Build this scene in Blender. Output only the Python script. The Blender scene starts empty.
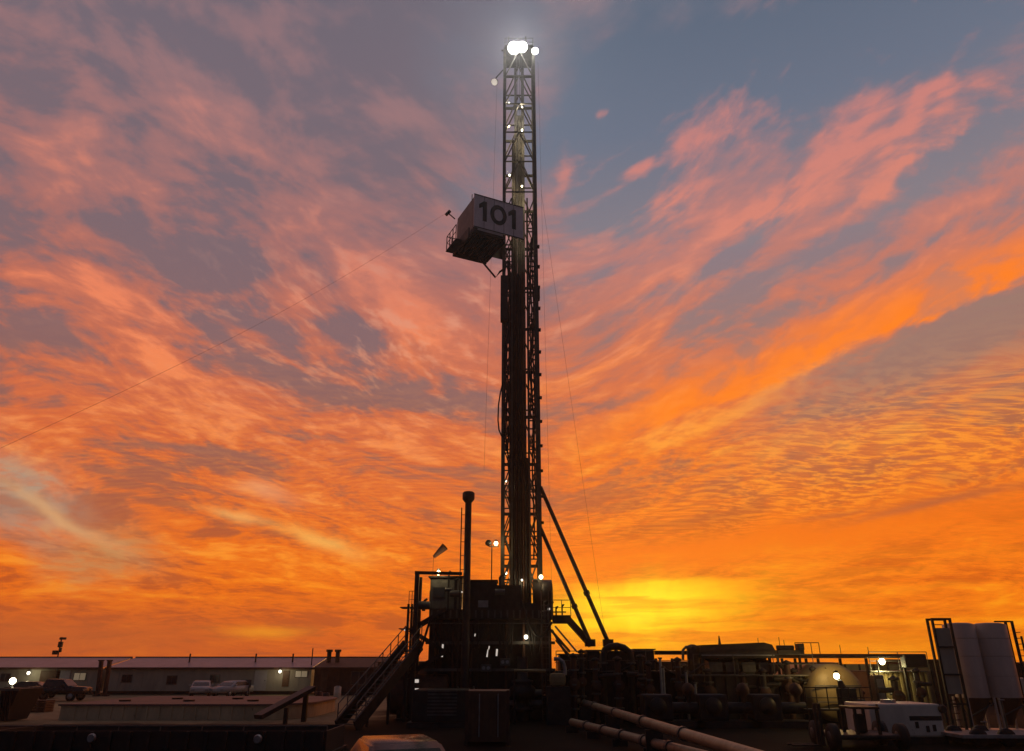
import bpy, bmesh, math, random
from mathutils import Vector, Matrix

random.seed(7)
scene = bpy.context.scene
COL = scene.collection
R = math.radians

# ------------------------------------------------------------------ camera
F = 735.0                      # focal length in pixels of a 1024 wide frame
PITCH = math.atan(288.5 / F)   # the horizon sits this far under the middle of the frame
CAM_H = 3.0
cam_data = bpy.data.cameras.new("camera")
cam = bpy.data.objects.new("camera", cam_data)
COL.objects.link(cam)
cam.location = (0, 0, CAM_H)
cam.rotation_euler = (math.pi / 2 + PITCH, 0, 0)
cam_data.sensor_width = 36.0
cam_data.lens = 36.0 * F / 1024.0
cam_data.clip_start = 0.1
cam_data.clip_end = 20000
scene.camera = cam

scene.view_settings.view_transform = 'Standard'
scene.view_settings.look = 'None'
scene.view_settings.exposure = 0
scene.view_settings.gamma = 1
scene.view_settings.use_curve_mapping = False
scene.cycles.max_bounces = 6
scene.cycles.use_denoising = True


def ray(px, py):
    """world direction seen at a place of the photograph"""
    dx, dy = (px - 512) / F, (375.5 - py) / F
    return Vector((dx, math.cos(PITCH) - dy * math.sin(PITCH), math.sin(PITCH) + dy * math.cos(PITCH)))


def at(px, py, Y):
    d = ray(px, py)
    return Vector((d.x / d.y * Y, Y, CAM_H + d.z / d.y * Y))


def gnd(px, py, z=0.0):
    d = ray(px, py)
    k = (z - CAM_H) / d.z
    return Vector((d.x * k, d.y * k, z))


def lin(r, g, b):
    def f(c):
        c = c / 255.0
        return c / 12.92 if c <= 0.04045 else ((c + 0.055) / 1.055) ** 2.4
    return (f(r), f(g), f(b), 1.0)


# ------------------------------------------------------------------ small node language
class E:
    tree = None

    def __init__(self, s):
        self.s = s

    @staticmethod
    def op(kind, *args, clamp=False):
        n = E.tree.nodes.new('ShaderNodeMath')
        n.operation = kind
        n.use_clamp = clamp
        for i, a in enumerate(args):
            if isinstance(a, E):
                E.tree.links.new(a.s, n.inputs[i])
            else:
                n.inputs[i].default_value = a
        return E(n.outputs[0])

    def __add__(s, o): return E.op('ADD', s, o)
    __radd__ = __add__
    def __sub__(s, o): return E.op('SUBTRACT', s, o)
    def __rsub__(s, o): return E.op('SUBTRACT', o, s)
    def __mul__(s, o): return E.op('MULTIPLY', s, o)
    __rmul__ = __mul__
    def __truediv__(s, o): return E.op('DIVIDE', s, o)
    def __rtruediv__(s, o): return E.op('DIVIDE', o, s)


def e_max(a, b): return E.op('MAXIMUM', a, b)
def e_min(a, b): return E.op('MINIMUM', a, b)


def sstep(x, lo, hi):
    n = E.tree.nodes.new('ShaderNodeMapRange')
    n.interpolation_type = 'SMOOTHSTEP'
    E.tree.links.new(x.s, n.inputs['Value'])
    n.inputs['From Min'].default_value = lo
    n.inputs['From Max'].default_value = hi
    return E(n.outputs[0])


def vec(x, y, z=0.0):
    n = E.tree.nodes.new('ShaderNodeCombineXYZ')
    for i, a in enumerate((x, y, z)):
        if isinstance(a, E):
            E.tree.links.new(a.s, n.inputs[i])
        else:
            n.inputs[i].default_value = a
    return E(n.outputs[0])


def noise(v, scale, detail=4, rough=0.55, dist=0.0):
    n = E.tree.nodes.new('ShaderNodeTexNoise')
    E.tree.links.new(v.s, n.inputs['Vector'])
    n.inputs['Scale'].default_value = scale
    n.inputs['Detail'].default_value = detail
    n.inputs['Roughness'].default_value = rough
    n.inputs['Distortion'].default_value = dist
    return E(n.outputs['Fac'])


def ramp(x, stops):
    n = E.tree.nodes.new('ShaderNodeValToRGB')
    E.tree.links.new(x.s, n.inputs[0])
    cr = n.color_ramp
    while len(cr.elements) < len(stops):
        cr.elements.new(0.5)
    for e, (p, c) in zip(cr.elements, stops):
        e.position = p
        e.color = c
    return E(n.outputs[0])


def mix(f, a, b, blend='MIX'):
    n = E.tree.nodes.new('ShaderNodeMix')
    n.data_type = 'RGBA'
    n.blend_type = blend
    for i, v in ((0, f), (6, a), (7, b)):
        if isinstance(v, E):
            E.tree.links.new(v.s, n.inputs[i])
        else:
            n.inputs[i].default_value = v
    return E(n.outputs[2])


# ------------------------------------------------------------------ sunset sky
SUN_AZ, SUN_EL = R(8.5), R(1.0)
world = bpy.data.worlds.new("World")
scene.world = world
world.use_nodes = True
wt = world.node_tree
wt.nodes.clear()
E.tree = wt
tc = wt.nodes.new('ShaderNodeTexCoord')
sep = wt.nodes.new('ShaderNodeSeparateXYZ')
wt.links.new(tc.outputs['Generated'], sep.inputs[0])
X, Y, Z = (E(sep.outputs[i]) for i in range(3))
D = E(tc.outputs['Generated'])
el = E.op('ARCSINE', E.op('MAXIMUM', E.op('MINIMUM', Z, 1.0), -1.0)) * (180 / math.pi)      # degrees
az = E.op('ARCTAN2', X, Y) * (180 / math.pi)

# the deck of cloud seen from below, bowed so that its streets sag towards the sunset and rise to both sides
bow = (X - 0.03) * (X - 0.03) + 0.045
Zb = e_max(Z, 0.0) * E.op('POWER', bow, -0.27) * 0.43
k = 1.0 / (Zb + 0.12)
PX, PY = X * k, Y * k
w1 = noise(vec(PX, PY, 3.1), 0.9, 2, 0.5) - 0.5
w2 = noise(vec(PX, PY, 8.7), 0.9, 2, 0.5) - 0.5
q1 = noise(D, 6.0, 4, 0.6) - 0.5            # direction space wobble, so that no patch has a clean outline
q2 = noise(vec(X + 7.3, Y, Z), 6.0, 4, 0.6) - 0.5
side = sstep(az + (q1 * 30.0), -10.0, 14.0)
A_, C_ = PX + w1 * 0.6, PY + w2 * 0.6
n1 = noise(vec(A_ * 0.95, C_ * 1.2, 2.0), 2.1, 4, 0.52, 0.25)
n2 = noise(vec(A_ * 1.0, C_ * 1.25, 6.0), 6.0, 5, 0.54, 0.3)
n5 = noise(vec(A_ * 1.0, C_ * 1.2, 21.0), 15.0, 4, 0.56, 0.2)
n4 = noise(vec(A_ * 0.5, C_ * 1.6, 15.0), 1.1, 3, 0.5, 0.0)
k0 = 1.0 / (e_max(Z, 0.0) + 0.10)
n3 = noise(vec(X * k0 * 0.62 + w1 * 0.5, Y * k0 * 1.15 + w2 * 0.5, 9.0), 23.0, 3, 0.6)
def blob(px, py, ang, sx, sy, wob=0.13):
    """soft elliptical patch of the sky round one direction; sizes in thousandths of a radian"""
    c = ray(px, py).normalized()
    t = Vector((c.y, -c.x, 0)).normalized()          # to the right along the horizon
    u = c.cross(t) * -1
    if u.z < 0:
        u = -u
    a = R(ang)
    ax = t * math.cos(a) + u * math.sin(a)
    ay = u * math.cos(a) - t * math.sin(a)
    p = X * ax.x + Y * ax.y + Z * ax.z + q1 * wob
    q = X * ay.x + Y * ay.y + Z * ay.z + q2 * wob
    p, q = p * (1000.0 / sx), q * (1000.0 / sy)
    r2 = p * p + q * q
    return E.op('EXPONENT', r2 * -1.0)


def ssum(*xs):
    r = xs[0]
    for x in xs[1:]:
        r = r + x
    return r
E60 = 1 / 64.0
def er(*st):                       # stops given in degrees of elevation
    return ramp(el * E60, [(d * E60, lin(*c)) for d, c in st])

def grade(*rows):                  # (elevation, shadow, middle, bright) -> three ramps
    return [er(*[(r[0], r[i]) for r in rows]) for i in (1, 2, 3)]


LEFT = grade((1.5, (178, 80, 38), (208, 92, 30), (226, 108, 24)),
             (5, (186, 80, 28), (232, 108, 16), (248, 138, 24)),
             (8, (176, 84, 44), (232, 107, 22), (250, 146, 44)),
             (15, (146, 94, 82), (212, 101, 54), (240, 136, 74)),
             (23, (130, 100, 102), (190, 107, 84), (236, 130, 88)),
             (30, (120, 101, 108), (160, 108, 104), (204, 124, 104)),
             (40, (113, 101, 111), (146, 112, 115), (176, 122, 118)),
             (50, (104, 99, 111), (128, 108, 116), (148, 116, 122)))
RIGHT = grade((1.5, (212, 100, 10), (234, 122, 10), (250, 152, 16)),
              (5, (208, 88, 8), (245, 118, 8), (255, 156, 18)),
              (9, (204, 88, 10), (242, 110, 8), (255, 140, 16)),
              (15, (170, 102, 70), (238, 116, 32), (255, 158, 46)),
              (23, (152, 117, 110), (206, 115, 80), (242, 134, 70)),
              (30, (134, 120, 128), (182, 121, 112), (214, 131, 110)),
              (37, (118, 116, 128), (158, 119, 122), (196, 126, 119)),
              (48, (102, 108, 124), (132, 116, 125), (162, 122, 127)))
S3, M3, B3 = (mix(side, l, r) for l, r in zip(LEFT, RIGHT))

bias = ssum(*[blob(*b[:5], *b[6:]) * b[5] for b in (
    # px, py, tilt, width, height, amount (+ lit, - in shade)
    (60, 30, 0, 170, 50, -0.20), (235, 72, -8, 130, 36, -0.22), (110, 95, -12, 90, 22, 0.15), (380, 110, 10, 120, 24, 0.12), (60, 150, -15, 90, 18, 0.18), (400, 40, 0, 160, 60, -0.10),
    (215, 140, -8, 100, 20, 0.34), (255, 182, -3, 70, 17, -0.34), (335, 228, 12, 70, 17, 0.30),
    (245, 252, -4, 62, 22, -0.40), (275, 302, 5, 90, 24, 0.42), (372, 338, 10, 40, 20, -0.45),
    (430, 185, 20, 60, 30, 0.25), (100, 285, -22, 90, 12, 0.30), (35, 325, -25, 60, 30, -0.35),
    (430, 300, 30, 40, 26, 0.15), (180, 400, -5, 150, 22, 0.15), (90, 200, -15, 100, 30, 0.10),
    (610, 330, 40, 130, 40, 0.30), (690, 265, 48, 150, 26, 0.42), (560, 175, 55, 60, 16, 0.55),
    (810, 165, 38, 120, 20, 0.42), (930, 85, 38, 90, 13, 0.75), (700, 160, 50, 90, 26, 0.35),
    (604, 112, 10, 14, 8, 0.9, 0.04), (648, 168, 8, 32, 9, 0.6, 0.06), (905, 157, 12, 48, 15, 0.6),
    (850, 196, 20, 70, 11, 0.4), (960, 216, 20, 150, 24, 0.30), (770, 215, 40, 90, 10, -0.35), (820, 255, 30, 110, 9, -0.35), (640, 222, 0, 50, 24, -0.2),
    (708, 282, 35, 60, 13, -0.55), (655, 312, 30, 60, 11, -0.4), (900, 272, 22, 150, 10, -0.45),
    (960, 330, 18, 150, 34, -0.85, 0.05), (840, 372, 14, 90, 18, -0.35, 0.05),
    (760, 400, 22, 250, 22, 0.45, 0.05), (640, 385, 20, 160, 34, 0.20), (800, 345, 10, 60, 8, -0.35),
    (925, 503, 7, 90, 6, -0.75, 0.04), (710, 517, 6, 70, 5, -0.55, 0.04), (560, 505, 0, 90, 5, -0.3, 0.04),
    (190, 450, -2, 70, 6, -0.7, 0.05), (330, 436, 0, 150, 6, -0.35, 0.05), (160, 572, 0, 60, 16, -0.6), (215, 575, 0, 70, 12, 0.3), (60, 575, 0, 90, 12, 0.3), (300, 590, 0, 160, 8, 0.25), (420, 560, 0, 90, 10, -0.2), (380, 405, 0, 120, 12, -0.3), (140, 352, -14, 130, 14, 0.25),
    (90, 515, -35, 36, 22, -0.7), (215, 560, 0, 120, 22, 0.2), (460, 470, 0, 90, 6, -0.35, 0.05),
)])
wide = blob(180, 60, -6, 480, 190) * -0.06 + blob(110, 240, 0, 260, 90) * -0.20 + blob(560, 440, 0, 500, 120) * -0.04 + blob(400, 110, 0, 230, 120) * 0.14 + blob(150, 60, 0, 200, 60) * 0.08
calm = sstep(el, 1.0, 12.0) * 0.2 + 0.85
t = ((n1 - 0.5) * 1.5 + (n2 - 0.5) * 1.15 + (n3 - 0.5) * 0.25 + (n5 - 0.5) * 0.38 + (n4 - 0.5) * 0.7 + bias * 0.62) * calm + 0.47 + wide
col = mix(sstep(t, 0.16, 0.56), S3, M3)
col = mix(sstep(t, 0.50, 0.94), col, B3)

# open slate blue sky in the upper right
g = ssum(blob(850, 30, 6, 380, 105), blob(610, 110, 70, 120, 80) * 0.7, blob(960, 145, 10, 130, 45) * 0.8,
         blob(760, 210, 40, 60, 22) * 0.6, blob(640, 205, 20, 60, 30) * 0.5)
g = sstep(g * (1.2 - (t - 0.5) * 1.9 - (n5 - 0.5) * 0.9), 0.15, 1.0)
col = mix(g, col, er((15, (170, 130, 110)), (24, (150, 124, 118)), (31, (130, 122, 130)), (39, (102, 111, 129)), (50, (82, 96, 115))))

# the grey shelf at the far right and the burning edge in front of it
e0, e1 = ray(560, 470).normalized(), ray(1024, 278).normalized()
en = e0.cross(e1).normalized()
en = -en if en.z < 0 else en
dist = X * en.x + Y * en.y + Z * en.z + q1 * 0.035 + (n2 - 0.5) * 0.022 + (n5 - 0.5) * 0.012     # how far over the line
azw = az + q2 * 10.0
below = (1.0 - sstep(dist, -0.012, 0.003)) * sstep(dist, -0.15, -0.03) * sstep(azw, 14.0, 27.0)
col = mix(below * (0.55 + sstep(n3, 0.35, 0.65) * 0.35), col, lin(150, 118, 106))
above = sstep(dist, -0.004, 0.006) * (1.0 - sstep(dist, 0.012, 0.075)) * sstep(azw, 3.0, 14.0)
col = mix(above * (0.5 + sstep(n2, 0.38, 0.6) * 0.4), col, lin(255, 128, 20))

# small ripple of the deck
rip = sstep(n3, 0.40, 0.60)
rip_amt = e_min(blob(890, 455, 8, 300, 70, 0.08) * 0.95 + blob(300, 470, 0, 420, 110) * 0.2 + blob(650, 560, 0, 420, 60) * 0.2, 0.9)
col = mix(rip_amt * rip * 0.8, col, er((0, (255, 158, 22)), (8, (255, 148, 24)), (18, (244, 152, 60)), (40, (200, 140, 130))))
col = mix(rip_amt * (1.0 - rip) * 0.7, col, er((0, (206, 92, 12)), (10, (196, 98, 36)), (20, (150, 104, 84)), (40, (110, 100, 110))))

# smoother deep orange bands low on the right, crossed by thin grey bars
col = mix(blob(850, 528, 5, 330, 22, 0.05) * 0.8 + blob(640, 555, 3, 260, 20, 0.05) * 0.5, col, lin(243, 114, 10))
col = mix(blob(930, 503, 8, 80, 4.5, 0.02) * 0.75, col, lin(176, 92, 52))
col = mix(blob(835, 514, 7, 50, 3.5, 0.02) * 0.6, col, lin(182, 92, 46))
col = mix(blob(708, 517, 7, 60, 4, 0.02) * 0.55, col, lin(186, 90, 40))
col = mix(blob(610, 498, 8, 60, 4, 0.02) * 0.45, col, lin(186, 90, 48))
col = mix(blob(190, 449, -3, 60, 4.5, 0.03) * 0.5, col, lin(150, 98, 84))
# pale openings
str_ = 0.55 + sstep(n2, 0.4, 0.6) * 0.45
col = mix(blob(20, 480, -30, 75, 34, 0.10) * 0.95 * str_, col, lin(164, 146, 126))
col = mix(blob(5, 520, -20, 60, 20, 0.08) * 0.6 * str_, col, lin(150, 136, 122))
col = mix(blob(100, 560, -10, 60, 26) * 0.85 * str_, col, lin(186, 134, 84))
col = mix(blob(60, 516, -28, 70, 7, 0.05) * 0.8, col, lin(216, 164, 112))
col = mix(blob(325, 541, -12, 50, 10, 0.06) * 0.8, col, lin(248, 178, 84))
col = mix(blob(240, 522, -8, 40, 6, 0.06) * 0.7, col, lin(246, 176, 96))
col = mix(blob(270, 495, -5, 40, 11, 0.06) * 0.6, col, lin(226, 156, 112))
cl = sstep(n5 * 0.6 + n2 * 0.4, 0.50, 0.64) * blob(430, 330, 10, 300, 130)
col = mix(cl * 0.45, col, er((0, (255, 170, 60)), (12, (248, 166, 90)), (22, (226, 160, 128)), (34, (186, 144, 136)), (50, (150, 126, 130))))
col = mix(blob(265, 631, 0, 46, 6, 0.02) * 0.75, col, lin(246, 158, 30))
# dull band over the left horizon, glow where the sun has just gone
col = mix(blob(20, 640, 0, 260, 32, 0.03) * 0.75, col, lin(176, 88, 44))
col = mix(blob(860, 645, 0, 320, 14, 0.02) * 0.5, col, lin(222, 124, 14))
lines = noise(vec(az * 0.05, el * 1.0 + n1 * 1.2, 2.0), 1.4, 3, 0.5)
col = mix(sstep(lines, 0.42, 0.62) * (1.0 - sstep(el, 3.0, 10.0)) * side * 0.28, col, lin(255, 158, 20))
glow = blob(640, 610, 3, 112, 36, 0.15)
col = mix(e_min(glow * (0.35 + sstep(lines, 0.36, 0.6) * 0.8), 1.0), col, lin(255, 196, 6))
col = mix(blob(636, 606, 0, 80, 20, 0.15) * (0.3 + sstep(lines, 0.38, 0.55) * 0.6), col, lin(255, 232, 40))

# the rest of the sky: dusk blue overhead and behind, dark under the horizon
dusk = ramp(el * (1 / 90.0), [(0, lin(70, 63, 70)), (0.3, lin(60, 59, 72)), (1.0, lin(50, 52, 68))])
front = sstep(Y, -0.35, 0.55)
over = 1.0 - sstep(el, 54.0, 74.0)
col = mix(front * over, dusk, col)
col = mix(sstep(Z, -0.03, -0.004), lin(20, 12, 9), col)

sky = wt.nodes.new('ShaderNodeTexSky')
sky.sky_type = 'NISHITA'
sky.sun_disc = False
sky.sun_elevation = SUN_EL
sky.sun_rotation = SUN_AZ
bg_sky = wt.nodes.new('ShaderNodeBackground')
wt.links.new(sky.outputs[0], bg_sky.inputs[0])
bg_sky.inputs[1].default_value = 0.05
bg = wt.nodes.new('ShaderNodeBackground')
wt.links.new(col.s, bg.inputs[0])
bg.inputs[1].default_value = 1.12
mx = wt.nodes.new('ShaderNodeMixShader')
mx.inputs[0].default_value = 0.96
wt.links.new(bg_sky.outputs[0], mx.inputs[1])
wt.links.new(bg.outputs[0], mx.inputs[2])
wo = wt.nodes.new('ShaderNodeOutputWorld')
wt.links.new(mx.outputs[0], wo.inputs[0])
world.cycles.sampling_method = 'MANUAL'
world.cycles.sample_map_resolution = 256

# ------------------------------------------------------------------ mesh helpers
# parts of which a thing has several, each a mesh of its own
SPLIT = {'girt', 'base_beam', 'cross_brace', 'guide_rail', 'standpipe', 'bracket', 'bail', 'drilling_line', 'finger', 'floor_beam',
         'tie_post', 'mast_bracket', 'rib', 'roof_vent', 'chimney', 'lock_rod', 'tread', 'fork', 'aerial', 'pipe', 'edge_stiffener',
         'strap', 'louvre', 'cross_rail', 'door', 'frame', 'mast_rail', 'wind_wall', 'batten', 'flight', 'ladder_rung', 'track'}


class MB:
    """collects simple solids and links them as one mesh object"""
    def __init__(self):
        self.v, self.f, self.sm = [], [], []

    def _add(self, vs, fs, smooth=False):
        n = len(self.v)
        self.v += [Vector(p) for p in vs]
        self.f += [[i + n for i in f] for f in fs]
        self.sm += [smooth] * len(fs)
        return self

    def hexa(self, p):                      # eight corners: lower ring, upper ring
        return self._add(p, [(0, 3, 2, 1), (4, 5, 6, 7), (0, 1, 5, 4), (1, 2, 6, 5), (2, 3, 7, 6), (3, 0, 4, 7)])

    def box(self, x0, x1, y0, y1, z0, z1):
        return self.hexa([(x0, y0, z0), (x1, y0, z0), (x1, y1, z0), (x0, y1, z0),
                          (x0, y0, z1), (x1, y0, z1), (x1, y1, z1), (x0, y1, z1)])

    def chbox(self, x0, x1, y0, y1, z0, z1, c=0.05):      # box with chamfered edges
        vs, fs = [], []
        bm = bmesh.new()
        bmesh.ops.create_cube(bm, size=1)
        for v in bm.verts:
            v.co = ((x0 + x1) / 2 + v.co.x * (x1 - x0), (y0 + y1) / 2 + v.co.y * (y1 - y0), (z0 + z1) / 2 + v.co.z * (z1 - z0))
        bmesh.ops.bevel(bm, geom=bm.edges[:], offset=c, segments=2, affect='EDGES', profile=0.6)
        bm.verts.index_update()
        self._add([v.co.copy() for v in bm.verts], [[v.index for v in f.verts] for f in bm.faces])
        bm.free()
        return self

    def frame(self, p, q):
        d = (Vector(q) - Vector(p)).normalized()
        up = Vector((0, 0, 1)) if abs(d.z) < 0.95 else Vector((0, 1, 0))
        a = d.cross(up).normalized()
        return d, a, a.cross(d).normalized()

    def beam(self, p, q, w, h=None):
        h = h or w
        p, q = Vector(p), Vector(q)
        d, a, b = self.frame(p, q)
        a, b = a * w / 2, b * h / 2
        return self.hexa([p - a - b, p + a - b, q + a - b, q - a - b, p - a + b, p + a + b, q + a + b, q - a + b])

    def tube(self, p, q, r, n=8, r2=None, caps=True):
        p, q = Vector(p), Vector(q)
        r2 = r if r2 is None else r2
        d, a, b = self.frame(p, q)
        vs = []
        for c, rr in ((p, r), (q, r2)):
            vs += [c + (a * math.cos(2 * math.pi * i / n) + b * math.sin(2 * math.pi * i / n)) * rr for i in range(n)]
        self._add(vs, [(i, (i + 1) % n, n + (i + 1) % n, n + i) for i in range(n)], True)
        if caps:
            self._add(vs[:n], [list(range(n))[::-1]])
            self._add(vs[n:], [list(range(n))])
        return self

    def path(self, pts, r, n=8):
        pts = [Vector(p) for p in pts]
        vs, m = [], len(pts)
        prev = None
        for i, c in enumerate(pts):
            d = (pts[min(i + 1, m - 1)] - pts[max(i - 1, 0)]).normalized()
            if prev is None:
                up = Vector((0, 0, 1)) if abs(d.z) < 0.95 else Vector((0, 1, 0))
                a = d.cross(up).normalized()
            else:
                a = (prev - d * prev.dot(d)).normalized()
            prev = a
            b = a.cross(d)
            vs += [c + (a * math.cos(2 * math.pi * j / n) + b * math.sin(2 * math.pi * j / n)) * r for j in range(n)]
        fs = [(i * n + j, i * n + (j + 1) % n, (i + 1) * n + (j + 1) % n, (i + 1) * n + j) for i in range(m - 1) for j in range(n)]
        self._add(vs, fs, True)
        self._add(vs[:n], [list(range(n))[::-1]])
        self._add(vs[-n:], [list(range(n))])
        return self

    def lathe(self, c, prof, axis='Z', n=24):             # prof: (radius, height) pairs
        c = Vector(c)
        vs = []
        for r, h in prof:
            for i in range(n):
                u, w = r * math.cos(2 * math.pi * i / n), r * math.sin(2 * math.pi * i / n)
                vs.append(c + (Vector((u, w, h)) if axis == 'Z' else Vector((u, h, w)) if axis == 'Y' else Vector((h, u, w))))
        m = len(prof)
        fs = [(i * n + j, i * n + (j + 1) % n, (i + 1) * n + (j + 1) % n, (i + 1) * n + j) for i in range(m - 1) for j in range(n)]
        self._add(vs, fs, True)
        self._add(vs[:n], [list(range(n))[::-1]])
        self._add(vs[-n:], [list(range(n))])
        return self

    def prism(self, poly, off):                            # closed outline pushed along a vector
        n = len(poly)
        off = Vector(off)
        vs = [Vector(p) for p in poly] + [Vector(p) + off for p in poly]
        return self._add(vs, [list(range(n))[::-1], list(range(n, 2 * n))] + [(i, (i + 1) % n, n + (i + 1) % n, n + i) for i in range(n)])

    def rail(self, p, q, h=1.05, posts=6, r=0.025, mid=True, r_post=None):
        p, q = Vector(p), Vector(q)
        up = Vector((0, 0, h))
        self.tube(p + up, q + up, r, 6)
        if mid:
            self.tube(p + up * 0.52, q + up * 0.52, r * 0.8, 6)
        for i in range(posts):
            c = p.lerp(q, i / (posts - 1))
            self.tube(c, c + up, r_post or r, 6)
        return self

    def islands(self):
        key, par = {}, {}

        def find(i):
            while par[i] != i:
                par[i] = par[par[i]]
                i = par[i]
            return i
        ids = []
        for p in self.v:
            q = (round(p.x, 4), round(p.y, 4), round(p.z, 4))
            ids.append(key.setdefault(q, len(key)))
        par = {i: i for i in range(len(key))}
        for f in self.f:
            a = find(ids[f[0]])
            for j in f[1:]:
                par[find(ids[j])] = a
        out = {}
        for fi, f in enumerate(self.f):
            out.setdefault(find(ids[f[0]]), []).append(fi)
        return list(out.values())

    def build(self, name, mat, parent=None, **props):
        if parent and name in SPLIT:
            isl = self.islands()
            if 1 < len(isl) <= 100:
                for fs in isl:
                    m, mp = MB(), {}
                    for fi in fs:
                        g_ = []
                        for j in self.f[fi]:
                            if j not in mp:
                                mp[j] = len(m.v)
                                m.v.append(self.v[j])
                            g_.append(mp[j])
                        m.f.append(g_)
                        m.sm.append(self.sm[fi])
                    o = m._build(name, mat, parent, **props)
                return o
        return self._build(name, mat, parent, **props)

    def _build(self, name, mat, parent=None, **props):
        me = bpy.data.meshes.new(name)
        org = Vector(parent_world(parent)) if parent else Vector((0, 0, 0))
        me.from_pydata([tuple(p - org) for p in self.v], [], self.f)
        me.polygons.foreach_set('use_smooth', self.sm)
        bm = bmesh.new()
        bm.from_mesh(me)
        bmesh.ops.recalc_face_normals(bm, faces=bm.faces)
        bm.to_mesh(me)
        bm.free()
        me.materials.append(mat)
        me.update()
        o = bpy.data.objects.new(name, me)
        COL.objects.link(o)
        if parent:
            o.parent = parent
        for k_, v_ in props.items():
            o[k_] = v_
        return o


def parent_world(o):
    p = Vector((0, 0, 0))
    while o:
        p += o.location
        o = o.parent
    return p


def thing(name, label, cat, loc=(0, 0, 0), group=None):
    o = bpy.data.objects.new(name, None)
    o.empty_display_size = 0.3
    COL.objects.link(o)
    o.location = loc
    o['label'], o['category'] = label, cat
    if group:
        o['group'] = group
    return o


def tag(o, label, cat, group=None):
    o['label'], o['category'] = label, cat
    if group:
        o['group'] = group
    return o


def dup(root, loc, label=None):
    r = root.copy()
    COL.objects.link(r)
    r.location = loc
    if label:
        r['label'] = label
    for ch in list(root.children):
        c = ch.copy()
        COL.objects.link(c)
        c.parent = r
        for g_ in ch.children:
            d = g_.copy()
            COL.objects.link(d)
            d.parent = c
    return r


# ------------------------------------------------------------------ materials
def mat(name, rgb, rough=0.6, metal=0.0, var=0.35, scale=3.0, rust=0.0, bump=0.0, streak=1.0):
    m = bpy.data.materials.new(name)
    m.use_nodes = True
    nt = m.node_tree
    E.tree = nt
    b = nt.nodes['Principled BSDF']
    t_ = nt.nodes.new('ShaderNodeTexCoord')
    mp = nt.nodes.new('ShaderNodeMapping')
    mp.inputs['Scale'].default_value = (1, 1, streak)
    nt.links.new(t_.outputs['Object'], mp.inputs[0])
    v = E(mp.outputs[0])
    n = noise(v, scale, 6, 0.65, 0.3)
    lo = tuple(c * (1 - var) for c in rgb) + (1,)
    hi = tuple(min(1, c * (1 + var)) for c in rgb) + (1,)
    c = mix(sstep(n, 0.3, 0.7), lo, hi)
    if rust:
        r_ = sstep(noise(v, scale * 2.3, 7, 0.7, 0.5), 0.66 - rust * 0.3, 0.72 - rust * 0.1)
        c = mix(r_ * 0.8, c, (0.09, 0.035, 0.015, 1))
    nt.links.new(c.s, b.inputs['Base Color'])
    rr = noise(v, scale * 4, 4, 0.6) * 0.3 + (rough - 0.15)
    nt.links.new(rr.s, b.inputs['Roughness'])
    b.inputs['Metallic'].default_value = metal
    if bump:
        bn = nt.nodes.new('ShaderNodeBump')
        bn.inputs['Strength'].default_value = bump
        bn.inputs['Distance'].default_value = 0.03
        nt.links.new(n.s, bn.inputs['Height'])
        nt.links.new(bn.outputs[0], b.inputs['Normal'])
    return m


def glow_mat(name, rgb, power):
    m = bpy.data.materials.new(name)
    m.use_nodes = True
    nt = m.node_tree
    b = nt.nodes['Principled BSDF']
    b.inputs['Base Color'].default_value = (0.8, 0.8, 0.8, 1)
    b.inputs['Emission Color'].default_value = rgb + (1,)
    b.inputs['Emission Strength'].default_value = power
    return m


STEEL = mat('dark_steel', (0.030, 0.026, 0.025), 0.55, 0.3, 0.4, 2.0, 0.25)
STEEL2 = mat('grey_steel', (0.10, 0.095, 0.09), 0.5, 0.3, 0.3, 2.0, 0.2)
GALV = mat('galvanised_steel', (0.28, 0.28, 0.29), 0.42, 0.5, 0.25, 3.0)
RUSTY = mat('rusty_steel', (0.075, 0.035, 0.022), 0.7, 0.1, 0.4, 2.0, 0.6)
BROWN = mat('brown_paint', (0.11, 0.055, 0.03), 0.6, 0.0, 0.3, 1.5, 0.3)
BLACK = mat('black_rubber', (0.014, 0.014, 0.015), 0.7, 0, 0.3, 5.0)
WHITE = mat('white_paint', (0.60, 0.55, 0.46), 0.5, 0, 0.14, 1.2, 0.06, 0, 0.4)
CREAM = mat('cream_panel', (0.38, 0.34, 0.27), 0.6, 0, 0.16, 0.8, 0.05, 0, 0.4)
ROOFM = mat('pale_metal_roof', (0.33, 0.28, 0.32), 0.45, 0.2, 0.15, 0.7)
TANK = mat('tan_tank_paint', (0.25, 0.185, 0.085), 0.5, 0, 0.2, 1.2, 0.12, 0, 0.4)
SILO = mat('silo_paint', (0.55, 0.42, 0.35), 0.5, 0.0, 0.14, 1.0, 0.08, 0, 0.3)
PANEL_TAN = mat('tan_tank_side', (0.50, 0.40, 0.25), 0.7, 0, 0.18, 1.2, 0.12, 0, 0.5)
COVER = mat('brown_tank_cover', (0.15, 0.095, 0.085), 0.7, 0, 0.2, 0.8)
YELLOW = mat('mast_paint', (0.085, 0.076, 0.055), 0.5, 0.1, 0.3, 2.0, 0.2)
SIGNG = mat('grey_sign_sheet', (0.80, 0.77, 0.80), 0.55, 0.0, 0.1, 1.0)
INK = mat('black_lettering', (0.012, 0.012, 0.014), 0.6, 0, 0.1, 3.0)
DUSTY = mat('dusty_glass', (0.008, 0.008, 0.009), 0.8, 0.0, 0.2, 2.0)
GLASS = mat('dark_glass', (0.02, 0.022, 0.026), 0.12, 0.0, 0.1, 1.0)
DOORM = mat('pale_door_paint', (0.50, 0.47, 0.46), 0.5, 0, 0.1, 1.0)
CARW = mat('white_car_paint', (0.42, 0.41, 0.40), 0.25, 0.0, 0.05, 1.0)
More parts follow.
